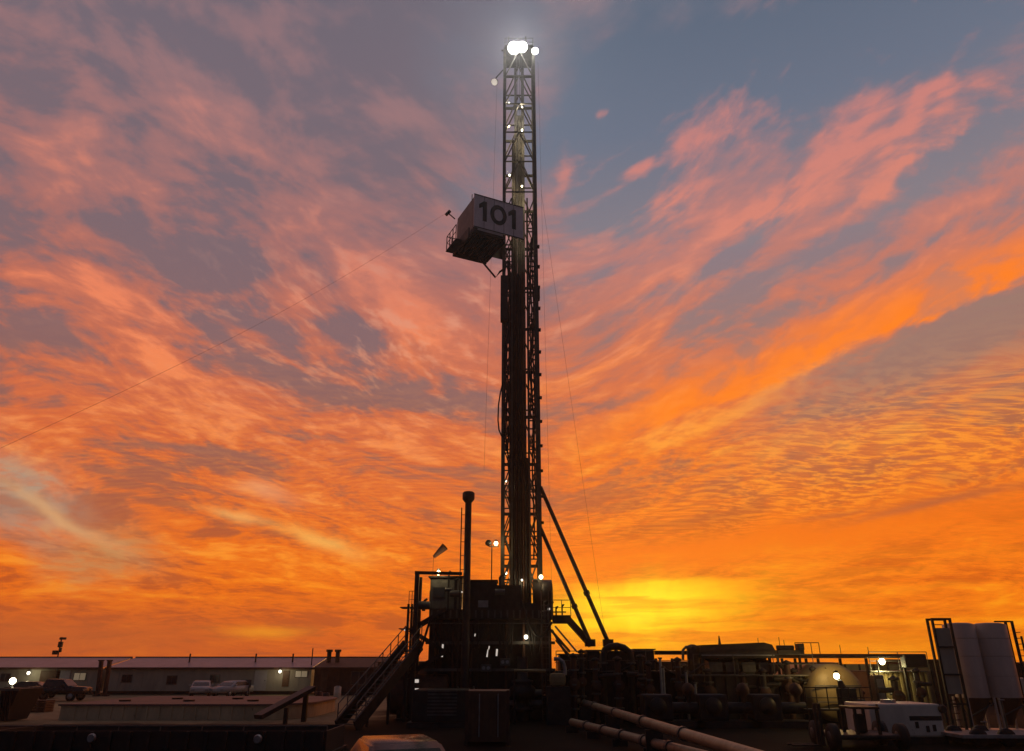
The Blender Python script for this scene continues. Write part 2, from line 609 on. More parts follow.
CARD = mat('dark_car_paint', (0.020, 0.021, 0.026), 0.25, 0.2, 0.1, 1.0)
WIRE = mat('steel_wire', (0.06, 0.055, 0.055), 0.5, 0.6, 0.1, 1.0)
SOCK = mat('windsock_cloth', (0.16, 0.07, 0.05), 0.9, 0, 0.2, 6.0)
PALEP = mat('pale_pipe_paint', (0.20, 0.17, 0.125), 0.5, 0.1, 0.25, 1.6, 0.25)
LAMP_W = glow_mat('white_lamp_lens', (1.0, 0.98, 0.93), 30)
LAMP_A = glow_mat('amber_white_lens', (1.0, 0.86, 0.5), 14)
LAMP_Y = glow_mat('warm_lamp_lens', (1.0, 0.80, 0.42), 10)
LAMP_S = glow_mat('small_lamp_lens', (1.0, 0.93, 0.72), 3.0)
LAMP_D = glow_mat('dim_lamp_lens', (1.0, 0.86, 0.74), 0.55)


def point_light(name, loc, watts, rgb=(1, 0.9, 0.7), radius=0.12):
    d = bpy.data.lights.new(name, 'POINT')
    d.energy, d.color, d.shadow_soft_size = watts, rgb, radius
    o = bpy.data.objects.new(name, d)
    COL.objects.link(o)
    o.location = loc
    return o


def flood(parent, c, aim, r=0.25, lens=None, name='floodlight', depth=None):
    """lamp head: a cup with a glowing lens"""
    c, aim = Vector(c), Vector(aim).normalized()
    depth = depth or r * 1.1
    h = MB().tube(c - aim * depth, c, r * 0.45, 14, r).build(name, STEEL, parent)
    MB().tube(c + aim * 0.004, c + aim * 0.03, r * 0.9, 18).build('lens', lens or LAMP_S, h)
    return h


def bulb(parent, c, r, lens, name='work_light'):
    """jar lamp in a small wire guard"""
    c = Vector(c)
    h = MB().tube(c + Vector((0, 0, r * 0.9)), c + Vector((0, 0, r * 1.8)), r * 0.7, 10).build(name, STEEL, parent)
    MB().lathe(c, [(r * 0.2, -r), (r * 0.75, -r * 0.7), (r, 0), (r * 0.75, r * 0.7), (r * 0.5, r * 0.9)], n=14).build('lens', lens, h)
    return h


# sun just on the horizon, behind the rig
sd = bpy.data.lights.new('sun', 'SUN')
sd.energy, sd.angle, sd.color = 0.25, R(0.5), (1.0, 0.45, 0.15)
so = bpy.data.objects.new('sun', sd)
COL.objects.link(so)
sdir = Vector((math.sin(SUN_AZ) * math.cos(SUN_EL), math.cos(SUN_AZ) * math.cos(SUN_EL), math.sin(SUN_EL)))
so.rotation_euler = sdir.to_track_quat('Z', 'Y').to_euler()

# ------------------------------------------------------------------ ground
gm = bpy.data.materials.new('packed_earth')
gm.use_nodes = True
nt = gm.node_tree
E.tree = nt
b = nt.nodes['Principled BSDF']
t_ = nt.nodes.new('ShaderNodeTexCoord')
P3 = E(t_.outputs['Object'])
sp_ = nt.nodes.new('ShaderNodeSeparateXYZ')
nt.links.new(t_.outputs['Object'], sp_.inputs[0])
gx, gy = E(sp_.outputs[0]), E(sp_.outputs[1])
ng = noise(P3, 0.18, 7, 0.62, 0.4)
nf = noise(P3, 1.6, 6, 0.65, 0.2)
# ground is paler on the camp side, near black round the rig
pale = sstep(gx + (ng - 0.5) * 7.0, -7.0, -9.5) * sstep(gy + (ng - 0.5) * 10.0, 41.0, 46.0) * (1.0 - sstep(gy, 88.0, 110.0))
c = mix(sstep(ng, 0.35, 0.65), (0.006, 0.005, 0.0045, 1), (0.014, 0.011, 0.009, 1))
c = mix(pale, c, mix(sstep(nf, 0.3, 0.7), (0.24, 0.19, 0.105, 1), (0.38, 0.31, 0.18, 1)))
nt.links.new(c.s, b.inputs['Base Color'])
b.inputs['Roughness'].default_value = 0.9
b.inputs['Specular IOR Level'].default_value = 0.08
bn = nt.nodes.new('ShaderNodeBump')
bn.inputs['Strength'].default_value = 0.5
bn.inputs['Distance'].default_value = 0.06
nt.links.new((nf * 0.6 + ng).s, bn.inputs['Height'])
nt.links.new(bn.outputs[0], b.inputs['Normal'])
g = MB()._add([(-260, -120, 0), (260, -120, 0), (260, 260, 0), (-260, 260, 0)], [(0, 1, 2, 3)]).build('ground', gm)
g['kind'] = 'structure'

# thin haze added to give the crown lamp a halo and veil the darks
hm = bpy.data.materials.new('veil_haze')
hm.use_nodes = True
nt = hm.node_tree
nt.nodes.clear()
pv = nt.nodes.new('ShaderNodeVolumePrincipled')
pv.inputs['Color'].default_value = (0.92, 0.90, 0.90, 1)
pv.inputs['Density'].default_value = 0.0004
pv.inputs['Anisotropy'].default_value = 0.8
ho = nt.nodes.new('ShaderNodeOutputMaterial')
nt.links.new(pv.outputs[0], ho.inputs['Volume'])
hz = MB().box(-265, 265, -125, 265, -1, 60).build('haze', hm)
hz['kind'] = 'stuff'

# ------------------------------------------------------------------ the drilling rig
MY0, MY1 = 48.6, 50.5
MXL, MXR = -0.62, 1.80
FLOOR = at(500, 612, 49.5).z
TOP = at(517, 58, 49.5).z

mast = thing('drilling_mast', 'tall lattice drilling mast with a blazing light on its crown', 'drilling mast', (0.6, 49.5, FLOOR))
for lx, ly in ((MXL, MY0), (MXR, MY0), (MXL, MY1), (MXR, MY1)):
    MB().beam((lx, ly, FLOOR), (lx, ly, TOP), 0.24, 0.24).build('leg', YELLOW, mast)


def lattice(x0, y0, x1, y1, z0, z1, step, w=0.07, single=False):
    m = MB()
    n = max(1, round((z1 - z0) / step))
    for i in range(n):
        a, b_ = z0 + (z1 - z0) * i / n, z0 + (z1 - z0) * (i + 1) / n
        m.beam((x0, y0, a), (x1, y1, a), w)
        if single:
            if i % 2:
                m.beam((x0, y0, a), (x1, y1, b_), w)
            else:
                m.beam((x1, y1, a), (x0, y0, b_), w)
        else:
            mx_, my_ = (x0 + x1) / 2, (y0 + y1) / 2
            m.beam((x0, y0, a), (mx_, my_, b_), w)
            m.beam((x1, y1, a), (mx_, my_, b_), w)
    return m


ZB = at(515, 205, 49.5).z
CW = 0.62
for x0, x1 in ((MXL, MXL + CW), (MXR - CW, MXR)):
    for yy in (MY0, MY1):
        MB().beam((x1 if x0 == MXL else x0, yy, FLOOR), (x1 if x0 == MXL else x0, yy, ZB), 0.11).build('inner_chord', YELLOW, mast)
        lattice(x0 + 0.05, yy, x1 - 0.05, yy, FLOOR + 0.4, ZB, 1.5, 0.08, True).build('lattice', YELLOW, mast)
for xx in (MXL, MXR):
    lattice(xx, MY0 + 0.05, xx, MY1 - 0.05, FLOOR + 0.4, TOP, 2.2, 0.08).build('lattice', YELLOW, mast)
lattice(MXL + 0.05, MY1, MXR - 0.05, MY1, FLOOR + 1.2, TOP, 3.1, 0.09).build('back_bracing', YELLOW, mast)
lattice(MXL + 0.05, MY0, MXR - 0.05, MY0, ZB + 0.6, TOP, 3.0, 0.085).build('front_bracing', YELLOW, mast)
gm_ = MB()
for i in range(13):
    z = FLOOR + 3 + i * (TOP - FLOOR - 4) / 12
    gm_.beam((MXL, MY1 + 0.12, z), (MXR, MY1 + 0.12, z), 0.14, 0.2)
gm_.build('girt', YELLOW, mast)
# guide rails, ladder, pipes that run the height of the mast
m = MB()
for x in (0.30, 0.92):
    m.beam((x, MY1 - 0.35, FLOOR), (x, MY1 - 0.35, TOP - 0.5), 0.22, 0.2)
m.box(0.42, 0.80, MY1 - 0.30, MY1 - 0.24, FLOOR, ZB + 9.5)
m.build('guide_rail', STEEL2, mast)
m = MB()
for x in (0.08, 0.2):
    m.tube((x, MY0 + 0.9, FLOOR), (x, MY0 + 0.9, ZB + 6), 0.09)
m.build('standpipe', STEEL, mast)
m = MB()
for i, (x, a, b_) in enumerate(((-0.52, 445, 300), (-0.42, 452, 285), (-0.33, 438, 262), (-0.24, 470, 262), (-0.16, 500, 250), (1.30, 420, 255), (1.42, 560, 240), (1.55, 520, 215))):
    z0, z1 = at(505, a, MY0).z, at(505, b_, MY0).z
    m.path([(x + 0.05 * math.sin(q * 1.7 + i), MY0 - 0.16 - 0.04 * (i % 3), z0 + (z1 - z0) * q / 12) for q in range(13)], 0.055, 7)
m.build('service_hose', BLACK, mast)
m = MB()
lx = MXR + 0.16
for y in (MY0 + 0.5, MY0 + 0.95):
    m.tube((lx, y, FLOOR), (lx, y, TOP), 0.025, 6)
for i in range(int((TOP - FLOOR) / 0.6)):
    m.tube((lx, MY0 + 0.5, FLOOR + i * 0.6), (lx, MY0 + 0.95, FLOOR + i * 0.6), 0.015, 5)
m.build('ladder', STEEL2, mast)
m = MB()
for i in range(13):                              # brackets that stick out on the right hand edge
    z = FLOOR + 5.5 + i * 1.75
    m.box(MXR + 0.05, MXR + 0.3, MY0 - 0.1, MY0 + 0.25, z, z + 0.13)
m.build('bracket', STEEL, mast)
zt = at(540, 298, 49.5).z
MB().chbox(MXR + 0.02, MXR + 0.28, MY0, MY0 + 0.5, zt - 0.5, zt + 0.5, 0.06).build('junction_box', STEEL, mast)
# crown: beams, sheaves, platform with its rail
m = MB()
m.box(MXL - 0.1, MXR + 0.1, MY0 - 0.15, MY1 + 0.15, TOP, TOP + 0.22)
m.box(MXL, MXR, MY0 + 0.1, MY0 + 0.3, TOP + 0.224, TOP + 0.7)
m.box(MXL, MXR, MY1 - 0.3, MY1 - 0.1, TOP + 0.224, TOP + 0.7)
m.build('crown_frame', STEEL2, mast)
for i in range(4):
    x = 0.1 + i * 0.33
    MB().lathe((x, 49.55, TOP + 0.95), [(0.2, -0.06), (0.62, -0.06), (0.56, 0), (0.62, 0.06), (0.2, 0.06)], 'X', 26).build('sheave', STEEL2, mast)
m = MB()
for a, b_ in (((MXL, MY0 - 0.1), (MXR, MY0 - 0.1)), ((MXL, MY1 + 0.1), (MXR, MY1 + 0.1)), ((MXL, MY0 - 0.1), (MXL, MY1 + 0.1)), ((MXR, MY0 - 0.1), (MXR, MY1 + 0.1))):
    m.rail((*a, TOP + 0.22), (*b_, TOP + 0.22), 1.0, 3, 0.025)
m.build('crown_rail', STEEL2, mast)
# crown lamps, lenses grouped and oversized to carry the glare
lamp_y = MY0 - 0.35
for px, py, r in ((514, 48, 0.56), (522, 47, 0.48)):
    c = at(px, py, lamp_y)
    flood(mast, c, (Vector((0, 0, 6)) - c) * 1, r, LAMP_W)
c = at(535, 51, lamp_y)
flood(mast, c, Vector((2, 0, 6)) - c, 0.30, LAMP_W)
m = MB()
m.beam((MXL - 0.3, lamp_y + 0.75, TOP + 0.35), (MXR + 0.5, lamp_y + 0.75, TOP + 0.35), 0.1)
m.beam((MXL + 0.3, lamp_y + 0.75, TOP + 0.35), (MXL + 0.3, lamp_y + 0.75, TOP + 1.9), 0.1)
m.beam((MXR - 0.6, lamp_y + 0.75, TOP + 0.35), (MXR - 0.6, lamp_y + 0.75, TOP + 1.9), 0.1)
m.build('lamp_bar', STEEL2, mast)
point_light('crown_light', at(517, 46, lamp_y - 0.9), 60, (1, 0.97, 0.9), 0.5)
sl = bpy.data.lights.new('crown_flood', 'SPOT')
sl.energy, sl.color, sl.shadow_soft_size, sl.spot_size, sl.spot_blend = 9500, (1, 0.97, 0.92), 0.4, R(76), 0.5
slo = bpy.data.objects.new('crown_flood', sl)
COL.objects.link(slo)
slo.location = at(517, 47, lamp_y - 0.5)
slo.rotation_euler = (slo.location - Vector((0, -4, 12))).to_track_quat('Z', 'Y').to_euler()
# arm with a drooping lamp under the crown on the left
a0 = at(503, 70, MY0)
a1 = at(496, 78, MY0)
MB().beam(a0, a1, 0.08).build('lamp_arm', STEEL, mast)
flood(mast, at(494.5, 82, MY0), (-0.35, -0.5, -0.75), 0.30, LAMP_D, 'floodlight', 0.5)
# jar lamps inside the mast
for px, py, r, w in ((509, 103, 0.13, 26), (521.5, 107, 0.16, 34), (509, 126, 0.13, 22), (522, 130, 0.14, 26), (509.5, 175, 0.14, 26),
                     (522, 186, 0.12, 30), (521, 232, 0.09, 10), (507, 347, 0.06, 0), (506, 481, 0.10, 14), (506, 573, 0.13, 24), (522, 580, 0.10, 12)):
    c = at(px, py, MY0 + 0.25)
    bulb(mast, c, r * 0.62, LAMP_S if w else LAMP_D)
    if w:
        point_light('mast_work_light', c + Vector((0, -0.05, -r * 1.6)), w * (1.9 if py < 240 else 0.6), (1.0, 0.78, 0.42) if py > 110 else (1, 0.88, 0.62), 0.1)

# travelling block and top drive hanging in the mast
zt0, zt1 = at(518, 455, 49).z, at(518, 262, 49).z
td = thing('top_drive', 'dark top drive and travelling block hanging in the mast', 'top drive', (0.55, 49.4, zt0))
MB().chbox(0.18, 0.98, 49.0, 49.9, zt0 + 3.2, zt0 + 6.4, 0.12).build('motor_housing', STEEL, td)
MB().chbox(0.26, 0.90, 49.1, 49.8, zt0 + 8.8, zt0 + 11.4, 0.2).build('travelling_block', STEEL, td)
MB().tube((0.58, 49.45, zt0), (0.58, 49.45, zt0 + 3.2), 0.14, 12).build('quill', STEEL2, td)
m = MB()
for x in (0.4, 0.76):
    m.tube((x, 49.45, zt0 + 6.4), (x, 49.45, zt0 + 8.8), 0.06)
m.build('bail', STEEL, td)
m = MB()
for x in (0.38, 0.50, 0.66, 0.78):
    m.tube((x, 49.45, zt0 + 11.4), (x, 49.45, TOP + 0.5), 0.02, 6)
m.build('drilling_line', WIRE, td)

# stands of drill pipe racked against the mast
zp = at(515, 268, 48.4).z
k_ = 0
for r_ in range(2):
    for i in range(9):
        x = -0.12 + i * 0.15 + r_ * 0.07 + (i * 37 % 5 - 2) * 0.008
        if i >= 7 and r_ == 1:
            continue
        y = MY0 + 0.30 + r_ * 0.22 + (i * 53 % 7) * 0.03
        top = zp - (i % 3) * 0.25 - (0 if i < 7 else 14)
        m = MB().tube((x, y, FLOOR + 0.12), (x, y, top), 0.062, 8)
        for q in range(1, 3 if i < 7 else 2):
            m.tube((x, y, FLOOR + 9.4 * q), (x, y, FLOOR + 9.4 * q + 0.5), 0.085, 8)
        o = m.build('drill_pipe', STEEL if (i + r_) % 3 else RUSTY)
        tag(o, 'long dark drill pipe standing in the bundle racked inside the mast', 'drill pipe', 'stands of drill pipe racked in the mast')
zs0, zs1 = at(504, 322, 48.3).z, at(504, 278, 48.3).z
o = thing('casing_stabbing_basket', 'dark narrow man basket clinging to the left side of the mast', 'man basket', (MXL, MY0 - 0.3, zs0))
MB().chbox(MXL - 0.22, MXL + 0.32, MY0 - 0.75, MY0 - 0.12, zs0, zs1, 0.05).build('cage', STEEL, o)
MB().beam((MXL + 0.05, MY0 - 0.5, zs1), (MXL + 0.2, MY0 - 0.15, zs1 + 1.5), 0.09).build('hanger', STEEL, o)

# kelly hose looping out on the left
pts = [at(*p, 48.4) for p in ((503, 382), (500.5, 392), (498.5, 405), (498, 420), (499, 430), (501.5, 436), (504, 434), (505, 424))]
tag(MB().path(pts, 0.05, 8).build('kelly_hose', BLACK), 'black hose looping out from the left side of the mast', 'hose')

# racking board cabin with the number on its wind wall
UA = R(64)
U = Vector((math.sin(UA), math.cos(UA), 0))
V = Vector((-U.y, U.x, 0))
YL = 45.9
A0 = at(474.5, 193.5, YL)
A1 = at(472.5, 226.5, YL)
zt, zb = A0.z, A1.z
org = Vector((A0.x, YL, 0))
L_U = 4.05
L_V = 3.3


def uv(u, v, z): return org + U * u + V * v + Vector((0, 0, z))


rb = thing('racking_platform', 'boxy racking platform numbered 101 jutting out from the mast', 'platform', uv(0, 0, zb))


def slab(m, u0, u1, v0, v1, z0, z1):
    return m.hexa([uv(u0, v0, z0), uv(u1, v0, z0), uv(u1, v1, z0), uv(u0, v1, z0), uv(u0, v0, z1), uv(u1, v0, z1), uv(u1, v1, z1), uv(u0, v1, z1)])


pan = slab(MB(), 0, L_U, 0, 0.06, zb, zt).build('wind_wall', SIGNG, rb)
H = zt - zb


def digit(ch, u0, w, h, z0):
    m = MB()
    f_ = -0.02
    if ch == '1':
        poly = [(0.42, 0), (0.78, 0), (0.78, 1), (0.50, 1), (0.08, 0.80), (0.08, 0.60), (0.42, 0.70)]
        m.prism([uv(u0 + p * w, f_, z0 + q * h) for p, q in poly], V * 0.018)
    else:
        n = 36
        for i in range(n):
            a, b_ = 2 * math.pi * i / n, 2 * math.pi * (i + 1) / n
            quad = []
            for ang, k1 in ((a, 1), (b_, 1), (b_, 0), (a, 0)):
                rx, rz = (0.5, 0.5) if k1 else (0.27, 0.30)
                quad.append(uv(u0 + (0.5 + rx * math.cos(ang)) * w, f_, z0 + (0.5 + rz * math.sin(ang)) * h))
            m.prism(quad, V * 0.018)
    return m


for ch, u0, w in (('1', 0.32, 0.90), ('0', 1.30, 1.35), ('1', 2.72, 0.90)):
    digit(ch, u0, w, H * 0.60, zb + H * 0.24).build('numeral', INK, pan)
for i in range(1, 5):
    slab(MB(), L_U * i / 5 - 0.015, L_U * i / 5 + 0.015, -0.008, -0.002, zb + 0.02, zt - 0.02).build('seam', STEEL2, pan)
for z in (zb, zt - 0.06):
    slab(MB(), -0.03, L_U + 0.03, -0.04, -0.009, z, z + 0.06).build('edge_angle', STEEL, pan)
slab(MB(), -0.002, 0.06, 0.065, L_V, zb, zt - 0.25).build('side_wall', STEEL2, rb)
slab(MB(), 0, L_U, L_V, L_V + 0.06, zb, zt - 0.5).build('back_wall', STEEL, rb)
m = slab(MB(), 0.0, 2.5, 0.07, L_V, zb - 0.35, zb - 0.02)
m.build('floor', STEEL, rb)
m = MB()
for i in range(9):
    slab(m, 0.15 + i * 0.27, 0.22 + i * 0.27, 0.3, L_V - 0.1, zb - 0.55, zb - 0.352)
m.build('finger', STEEL, rb)
m = MB()
slab(m, -0.25, -0.15, 0.4, L_V + 0.2, zb - 0.7, zb + 0.1)
slab(m, -0.25, 2.55, L_V + 0.07, L_V + 0.2, zb - 0.7, zb - 0.1)
slab(m, 2.502, 2.6, 0.2, L_V + 0.06, zb - 0.6, zb - 0.05)
m.build('floor_beam', STEEL, rb)
m = MB()
m.rail(uv(-0.75, 1.6, zb - 0.35), uv(-0.75, L_V + 0.2, zb - 0.35), 1.25, 4, 0.035)
m.rail(uv(-0.75, L_V + 0.2, zb - 0.35), uv(0.05, L_V + 0.2, zb - 0.35), 1.25, 3, 0.035)
slab(m, -0.8, -0.26, 1.5, L_V + 0.25, zb - 0.42, zb - 0.35)
m.build('side_basket', STEEL, rb)
m = MB()
slab(m, 0.3, 2.35, -0.012, 0.0, zb - 0.20, zb - 0.004)
m.build('kick_plate', DOORM, rb)  # pale colour imitates the light on this strip under the wind wall
s0, s1, s2 = at(480, 259, 48.2), at(495.5, 277.5, 48.3), at(504, 269, 48.5)
MB().path([s0 + Vector((0, 0, 0.15)), s0, s1, s1 + (s2 - s1) * 0.5 + Vector((0, 0, 0.12)), s2], 0.075, 8).build('strut', STEEL, rb)
aa, ab = at(455, 219, 47.6), at(448, 213, 47.6)
m = MB().beam(aa, ab, 0.07)
m.tube(at(446, 215, 47.6), at(450, 211, 47.6), 0.13, 8)
m.build('outrigger', STEEL, rb)
tp = at(479, 191, 46.5)
m = MB()
for u in (0.02, 0.9, 2.2, 3.2):
    p = uv(u, 0.5, zt)
    m.tube(p - Vector((0, 0, 0.3)), p + Vector((0, 0, 0.25)), 0.03, 6)
m.build('tie_post', STEEL, rb)
m = MB()
for v, z in ((0.4, zb + 0.5), (L_V - 0.3, zb + 0.9)):
    m.beam(uv(2.5, v, z), Vector((MXL, MY0 + 0.1 + v * 0.3, z)), 0.13)
m.build('mast_bracket', STEEL, rb)

# mast raising legs, sloping down to the right
for (pa, ya), (pb, yb), lab, rr in ((((540.5, 487), 49.2), ((608, 642), 47.0), 'long outer steel leg bracing the mast down to the right', 0.13),
                                    (((540.5, 528), 49.2), ((590, 642), 46.6), 'shorter inner steel leg bracing the mast down to the right', 0.13)):
    p, q = at(*pa, ya), at(*pb, yb)
    t0 = thing('mast_brace', lab, 'brace', q, 'sloping braces of the mast')
    MB().tube(p, q, rr, 10).build('tube', STEEL, t0)
    MB().tube(p.lerp(q, 0.70), p.lerp(q, 0.72), rr * 1.5, 10).build('collar', STEEL, t0)
    MB().box(q.x - 0.3, q.x + 0.3, q.y - 0.25, q.y + 0.25, q.z - 0.25, q.z + 0.15).build('shoe', STEEL, t0)

# substructure: deck, posts, braces
XL, XR = at(428, 640, 47).x, at(553, 640, 47).x
YF, YB = 47.0, 57.0
sub = thing('rig_substructure', 'dark raised steel substructure carrying the drill floor', 'substructure', (-1.5, 51, 0))
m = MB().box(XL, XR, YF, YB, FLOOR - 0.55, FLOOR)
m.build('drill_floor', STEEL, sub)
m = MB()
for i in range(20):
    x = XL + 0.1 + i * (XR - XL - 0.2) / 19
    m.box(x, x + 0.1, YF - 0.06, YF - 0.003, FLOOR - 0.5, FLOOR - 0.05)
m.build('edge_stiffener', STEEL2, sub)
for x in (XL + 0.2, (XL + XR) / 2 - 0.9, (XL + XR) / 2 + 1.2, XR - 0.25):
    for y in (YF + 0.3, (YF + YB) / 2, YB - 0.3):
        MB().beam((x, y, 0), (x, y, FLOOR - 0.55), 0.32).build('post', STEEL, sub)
m = MB()
for y in (YF + 0.3, YB - 0.3):
    xs = (XL + 0.2, (XL + XR) / 2 - 0.9, (XL + XR) / 2 + 1.2, XR - 0.25)
    for i in (0, 2):
        m.beam((xs[i], y + 0.01, 0.5), (xs[i + 1], y + 0.01, FLOOR - 0.9), 0.16)
        m.beam((xs[i + 1], y + 0.18, 0.5), (xs[i], y + 0.18, FLOOR - 0.9), 0.16)
    m.beam((XL, y - 0.2, 2.6), (XR, y - 0.2, 2.6), 0.25)
m.build('cross_brace', STEEL, sub)
# base boxes, which hide the cellar
m = MB()
m.chbox(XL - 0.3, XR + 0.3, YF - 0.2, YF + 1.2, 0.0, 1.3, 0.05)
m.chbox(XL - 0.3, XR + 0.3, YB - 1.2, YB + 0.2, 0.0, 1.3, 0.05)
m.build('base_beam', STEEL, sub)
m = MB()
m.box(XL + 0.8, XR - 0.6, YF + 0.75, YF + 0.85, 1.0, FLOOR - 0.56)
m.build('tarpaulin_screen', STEEL, sub)
# wind walls on the deck
m = MB()
zw = at(500, 584, 47).z
m.box(XL + 3.6, XL + 5.6, YF + 0.02, YF + 0.08, FLOOR, at(480, 585, 47).z)
m.box(XL + 5.62, XR - 0.9, YF + 0.02, YF + 0.08, FLOOR, at(500, 603, 47).z)
m.build('wind_wall', STEEL, sub)
m = MB()
m.rail((XL, YF + 0.1, FLOOR), (XL, YB, FLOOR), 1.1, 8, 0.03)
m.rail((XR, YF + 0.1, FLOOR), (XR, YB, FLOOR), 1.1, 8, 0.03)
m.build('handrail', STEEL2, sub)
for px, py, r, lens in ((526, 637, 0.17, LAMP_S), (475, 635, 0.11, LAMP_D), (549, 609, 0.10, LAMP_D), (462, 592, 0.07, LAMP_D), (405, 630, 0.08, LAMP_D)):
    bulb(sub, at(px, py, YF - 0.35), r * 0.75, lens, 'deck_light')
for p0, p1 in (((443, 642), (442, 657)), ((489, 646), (487, 657)), ((497, 649), (496.5, 656)), ((506, 651), (506, 656))):
    a, b_ = at(*p0, YF - 0.3), at(*p1, YF - 0.3)
    h = MB().beam(a + Vector((0, 0.06, 0)), b_ + Vector((0, 0.06, 0)), 0.16, 0.05).build('tube_light', STEEL, sub)
    MB().tube(a, b_, 0.05, 8).build('lens', LAMP_D, h)

# drawworks bulge right of the mast foot
dw = thing('drawworks', 'dark rounded winch housing beside the foot of the mast', 'winch', (2.0, 50.2, FLOOR))
z1 = at(545, 583, 48.3).z
x0, x1 = at(533, 590, 48.3).x, at(553, 590, 48.3).x
MB().lathe((x0, 49.0, FLOOR + 1.0), [(0.3, 0), (0.95, 0.02), (0.95, x1 - x0 - 0.05), (0.6, x1 - x0)], 'X', 24).build('drum_housing', STEEL, dw)
MB().box(x0 - 0.2, x1 - 0.1, 48.3, 49.9, FLOOR + 0.002, FLOOR + 0.4).build('skid', STEEL, dw)
bulb(dw, at(541, 577, 48.1), 0.13, LAMP_Y, 'work_light')
m = MB().tube(at(541, 580, 48.1), (at(541, 580, 48.1).x, 48.1, FLOOR), 0.04)
m.build('lamp_post', STEEL, dw)
point_light('drawworks_light', at(541, 577, 47.8), 20, (1, 0.75, 0.4), 0.1)

# driller's cabin on the left end of the floor
dx0, dx1 = at(430, 590, 46.9).x, at(462, 590, 46.9).x
dz = at(440, 577.5, 46.9).z
dh = thing('driller_cabin', 'small boxy driller cabin on the drill floor with a lamp over it', 'cabin', ((dx0 + dx1) / 2, 48, FLOOR))
MB().chbox(dx0, dx1, 46.95, 49.4, FLOOR + 0.002, dz, 0.05).build('wall', STEEL2, dh)
MB().box(dx0 - 0.12, dx1 + 0.1, 46.8, 49.5, dz + 0.002, dz + 0.09).build('roof', STEEL, dh)
w0, w1 = at(434, 588, 46.9), at(444, 597, 46.9)
fr = MB().box(w0.x - 0.06, w1.x + 0.06, 46.90, 46.948, w1.z - 0.06, w0.z + 0.06).build('window', STEEL, dh)
MB().box(w0.x, w1.x, 46.885, 46.897, w1.z, w0.z).build('pane', GLASS, fr)
lp = at(438.5, 573, 46.7)
MB().tube((lp.x, lp.y, dz + 0.09), (lp.x, lp.y, lp.z), 0.035).build('lamp_post', STEEL, dh)
bulb(dh, lp, 0.14, LAMP_Y, 'lamp')
point_light('cabin_light', lp + Vector((0, -0.25, 0.1)), 45, (1, 0.8, 0.42), 0.12)
dc = thing('electrical_cabinet', 'dark equipment house on the drill floor between cabin and mast', 'cabinet', (-2, 48, FLOOR))
ex0, ex1 = at(468, 590, 47.4).x, at(497, 590, 47.4).x
ez = at(480, 581, 47.4).z
MB().chbox(ex0, ex1, 47.4, 49.0, FLOOR + 0.002, ez, 0.05).build('body', STEEL, dc)
MB().box(ex0 - 0.05, ex1 + 0.05, 47.3, 49.1, ez + 0.002, ez + 0.07).build('roof', STEEL, dc)
a, b_ = at(478, 606, 47.35), at(492, 612, 47.35)
MB().box(a.x, b_.x, 47.34, 47.396, FLOOR + 0.15, FLOOR + 0.55).build('plate', GALV, dc)

# goal post frame at the left edge of the rig
gx0, gx1 = at(414.5, 600, 46).x, at(440, 600, 46).x
gz = at(414, 574, 46).z
point_light('deck_light_glow', at(527, 638, YF - 0.9), 14, (1, 0.8, 0.45), 0.15)
gf = thing('stair_tower', 'tall dark steel stair tower on the left edge of the rig', 'stair tower', (gx0, 46, 0))
MB().beam((gx0 + 0.1, 46, 0), (gx0 + 0.1, 46, gz), 0.26).build('post', STEEL, gf)
MB().beam((gx0 + 0.1, 47.8, 0), (gx0 + 0.1, 47.8, gz), 0.2).build('post', STEEL, gf)
MB().beam((gx0 - 0.05, 46, gz + 0.08), (at(462, 576, 46).x, 46, gz + 0.02), 0.18).build('top_beam', STEEL, gf)
x2 = at(406.5, 640, 46).x
MB().beam((x2, 46.2, 0), (x2, 46.2, at(407, 604, 46.2).z), 0.14).build('post', STEEL, gf)
MB().beam((x2, 47.8, 0), (x2, 47.8, at(407, 604, 47.8).z), 0.14).build('post', STEEL, gf)
m = MB()
n = 5
for i in range(n):                                     # flights zig zag up to the floor
    z0, z1 = FLOOR * i / n, FLOOR * (i + 1) / n
    a, b_ = (x2 + 0.1, gx0 + 1.9) if i % 2 == 0 else (gx0 + 1.9, x2 + 0.1)
    for y in (46.4, 47.5):
        m.beam((a, y, z0), (b_, y, z1), 0.06, 0.22)
    for s_ in range(7):
        t_s = (s_ + 0.5) / 7
        m.box(a + (b_ - a) * t_s - 0.13, a + (b_ - a) * t_s + 0.13, 46.44, 47.46, z0 + (z1 - z0) * t_s, z0 + (z1 - z0) * t_s + 0.04)
m.build('flight', STEEL, gf)
m = MB()
for i in range(n + 1):
    z = FLOOR * i / n
    m.box(gx0 - 0.9, gx0 - 0.1, 46.3, 47.6, z + 0.05, z + 0.1)
    m.rail((x2, 46.22, z), (gx0, 46.22, z), 1.0, 3, 0.02)
m.build('landing', STEEL2, gf)
MB().box(gx0 + 1.0, gx0 + 1.9, 47.85, 47.9, 1.0, FLOOR + 0.3).build('cladding', RUSTY, gf)
for px, py in ((417, 681), (417, 690), (424, 690.5), (416, 700), (420, 705)):
    p = at(px, py, 45.9)
    h = MB().box(p.x - 0.14, p.x + 0.14, 45.82, 45.86, p.z - 0.12, p.z + 0.12).build('step_light', STEEL, gf)
    MB().box(p.x - 0.11, p.x + 0.11, 45.80, 45.818, p.z - 0.09, p.z + 0.09).build('lens', LAMP_D, h)

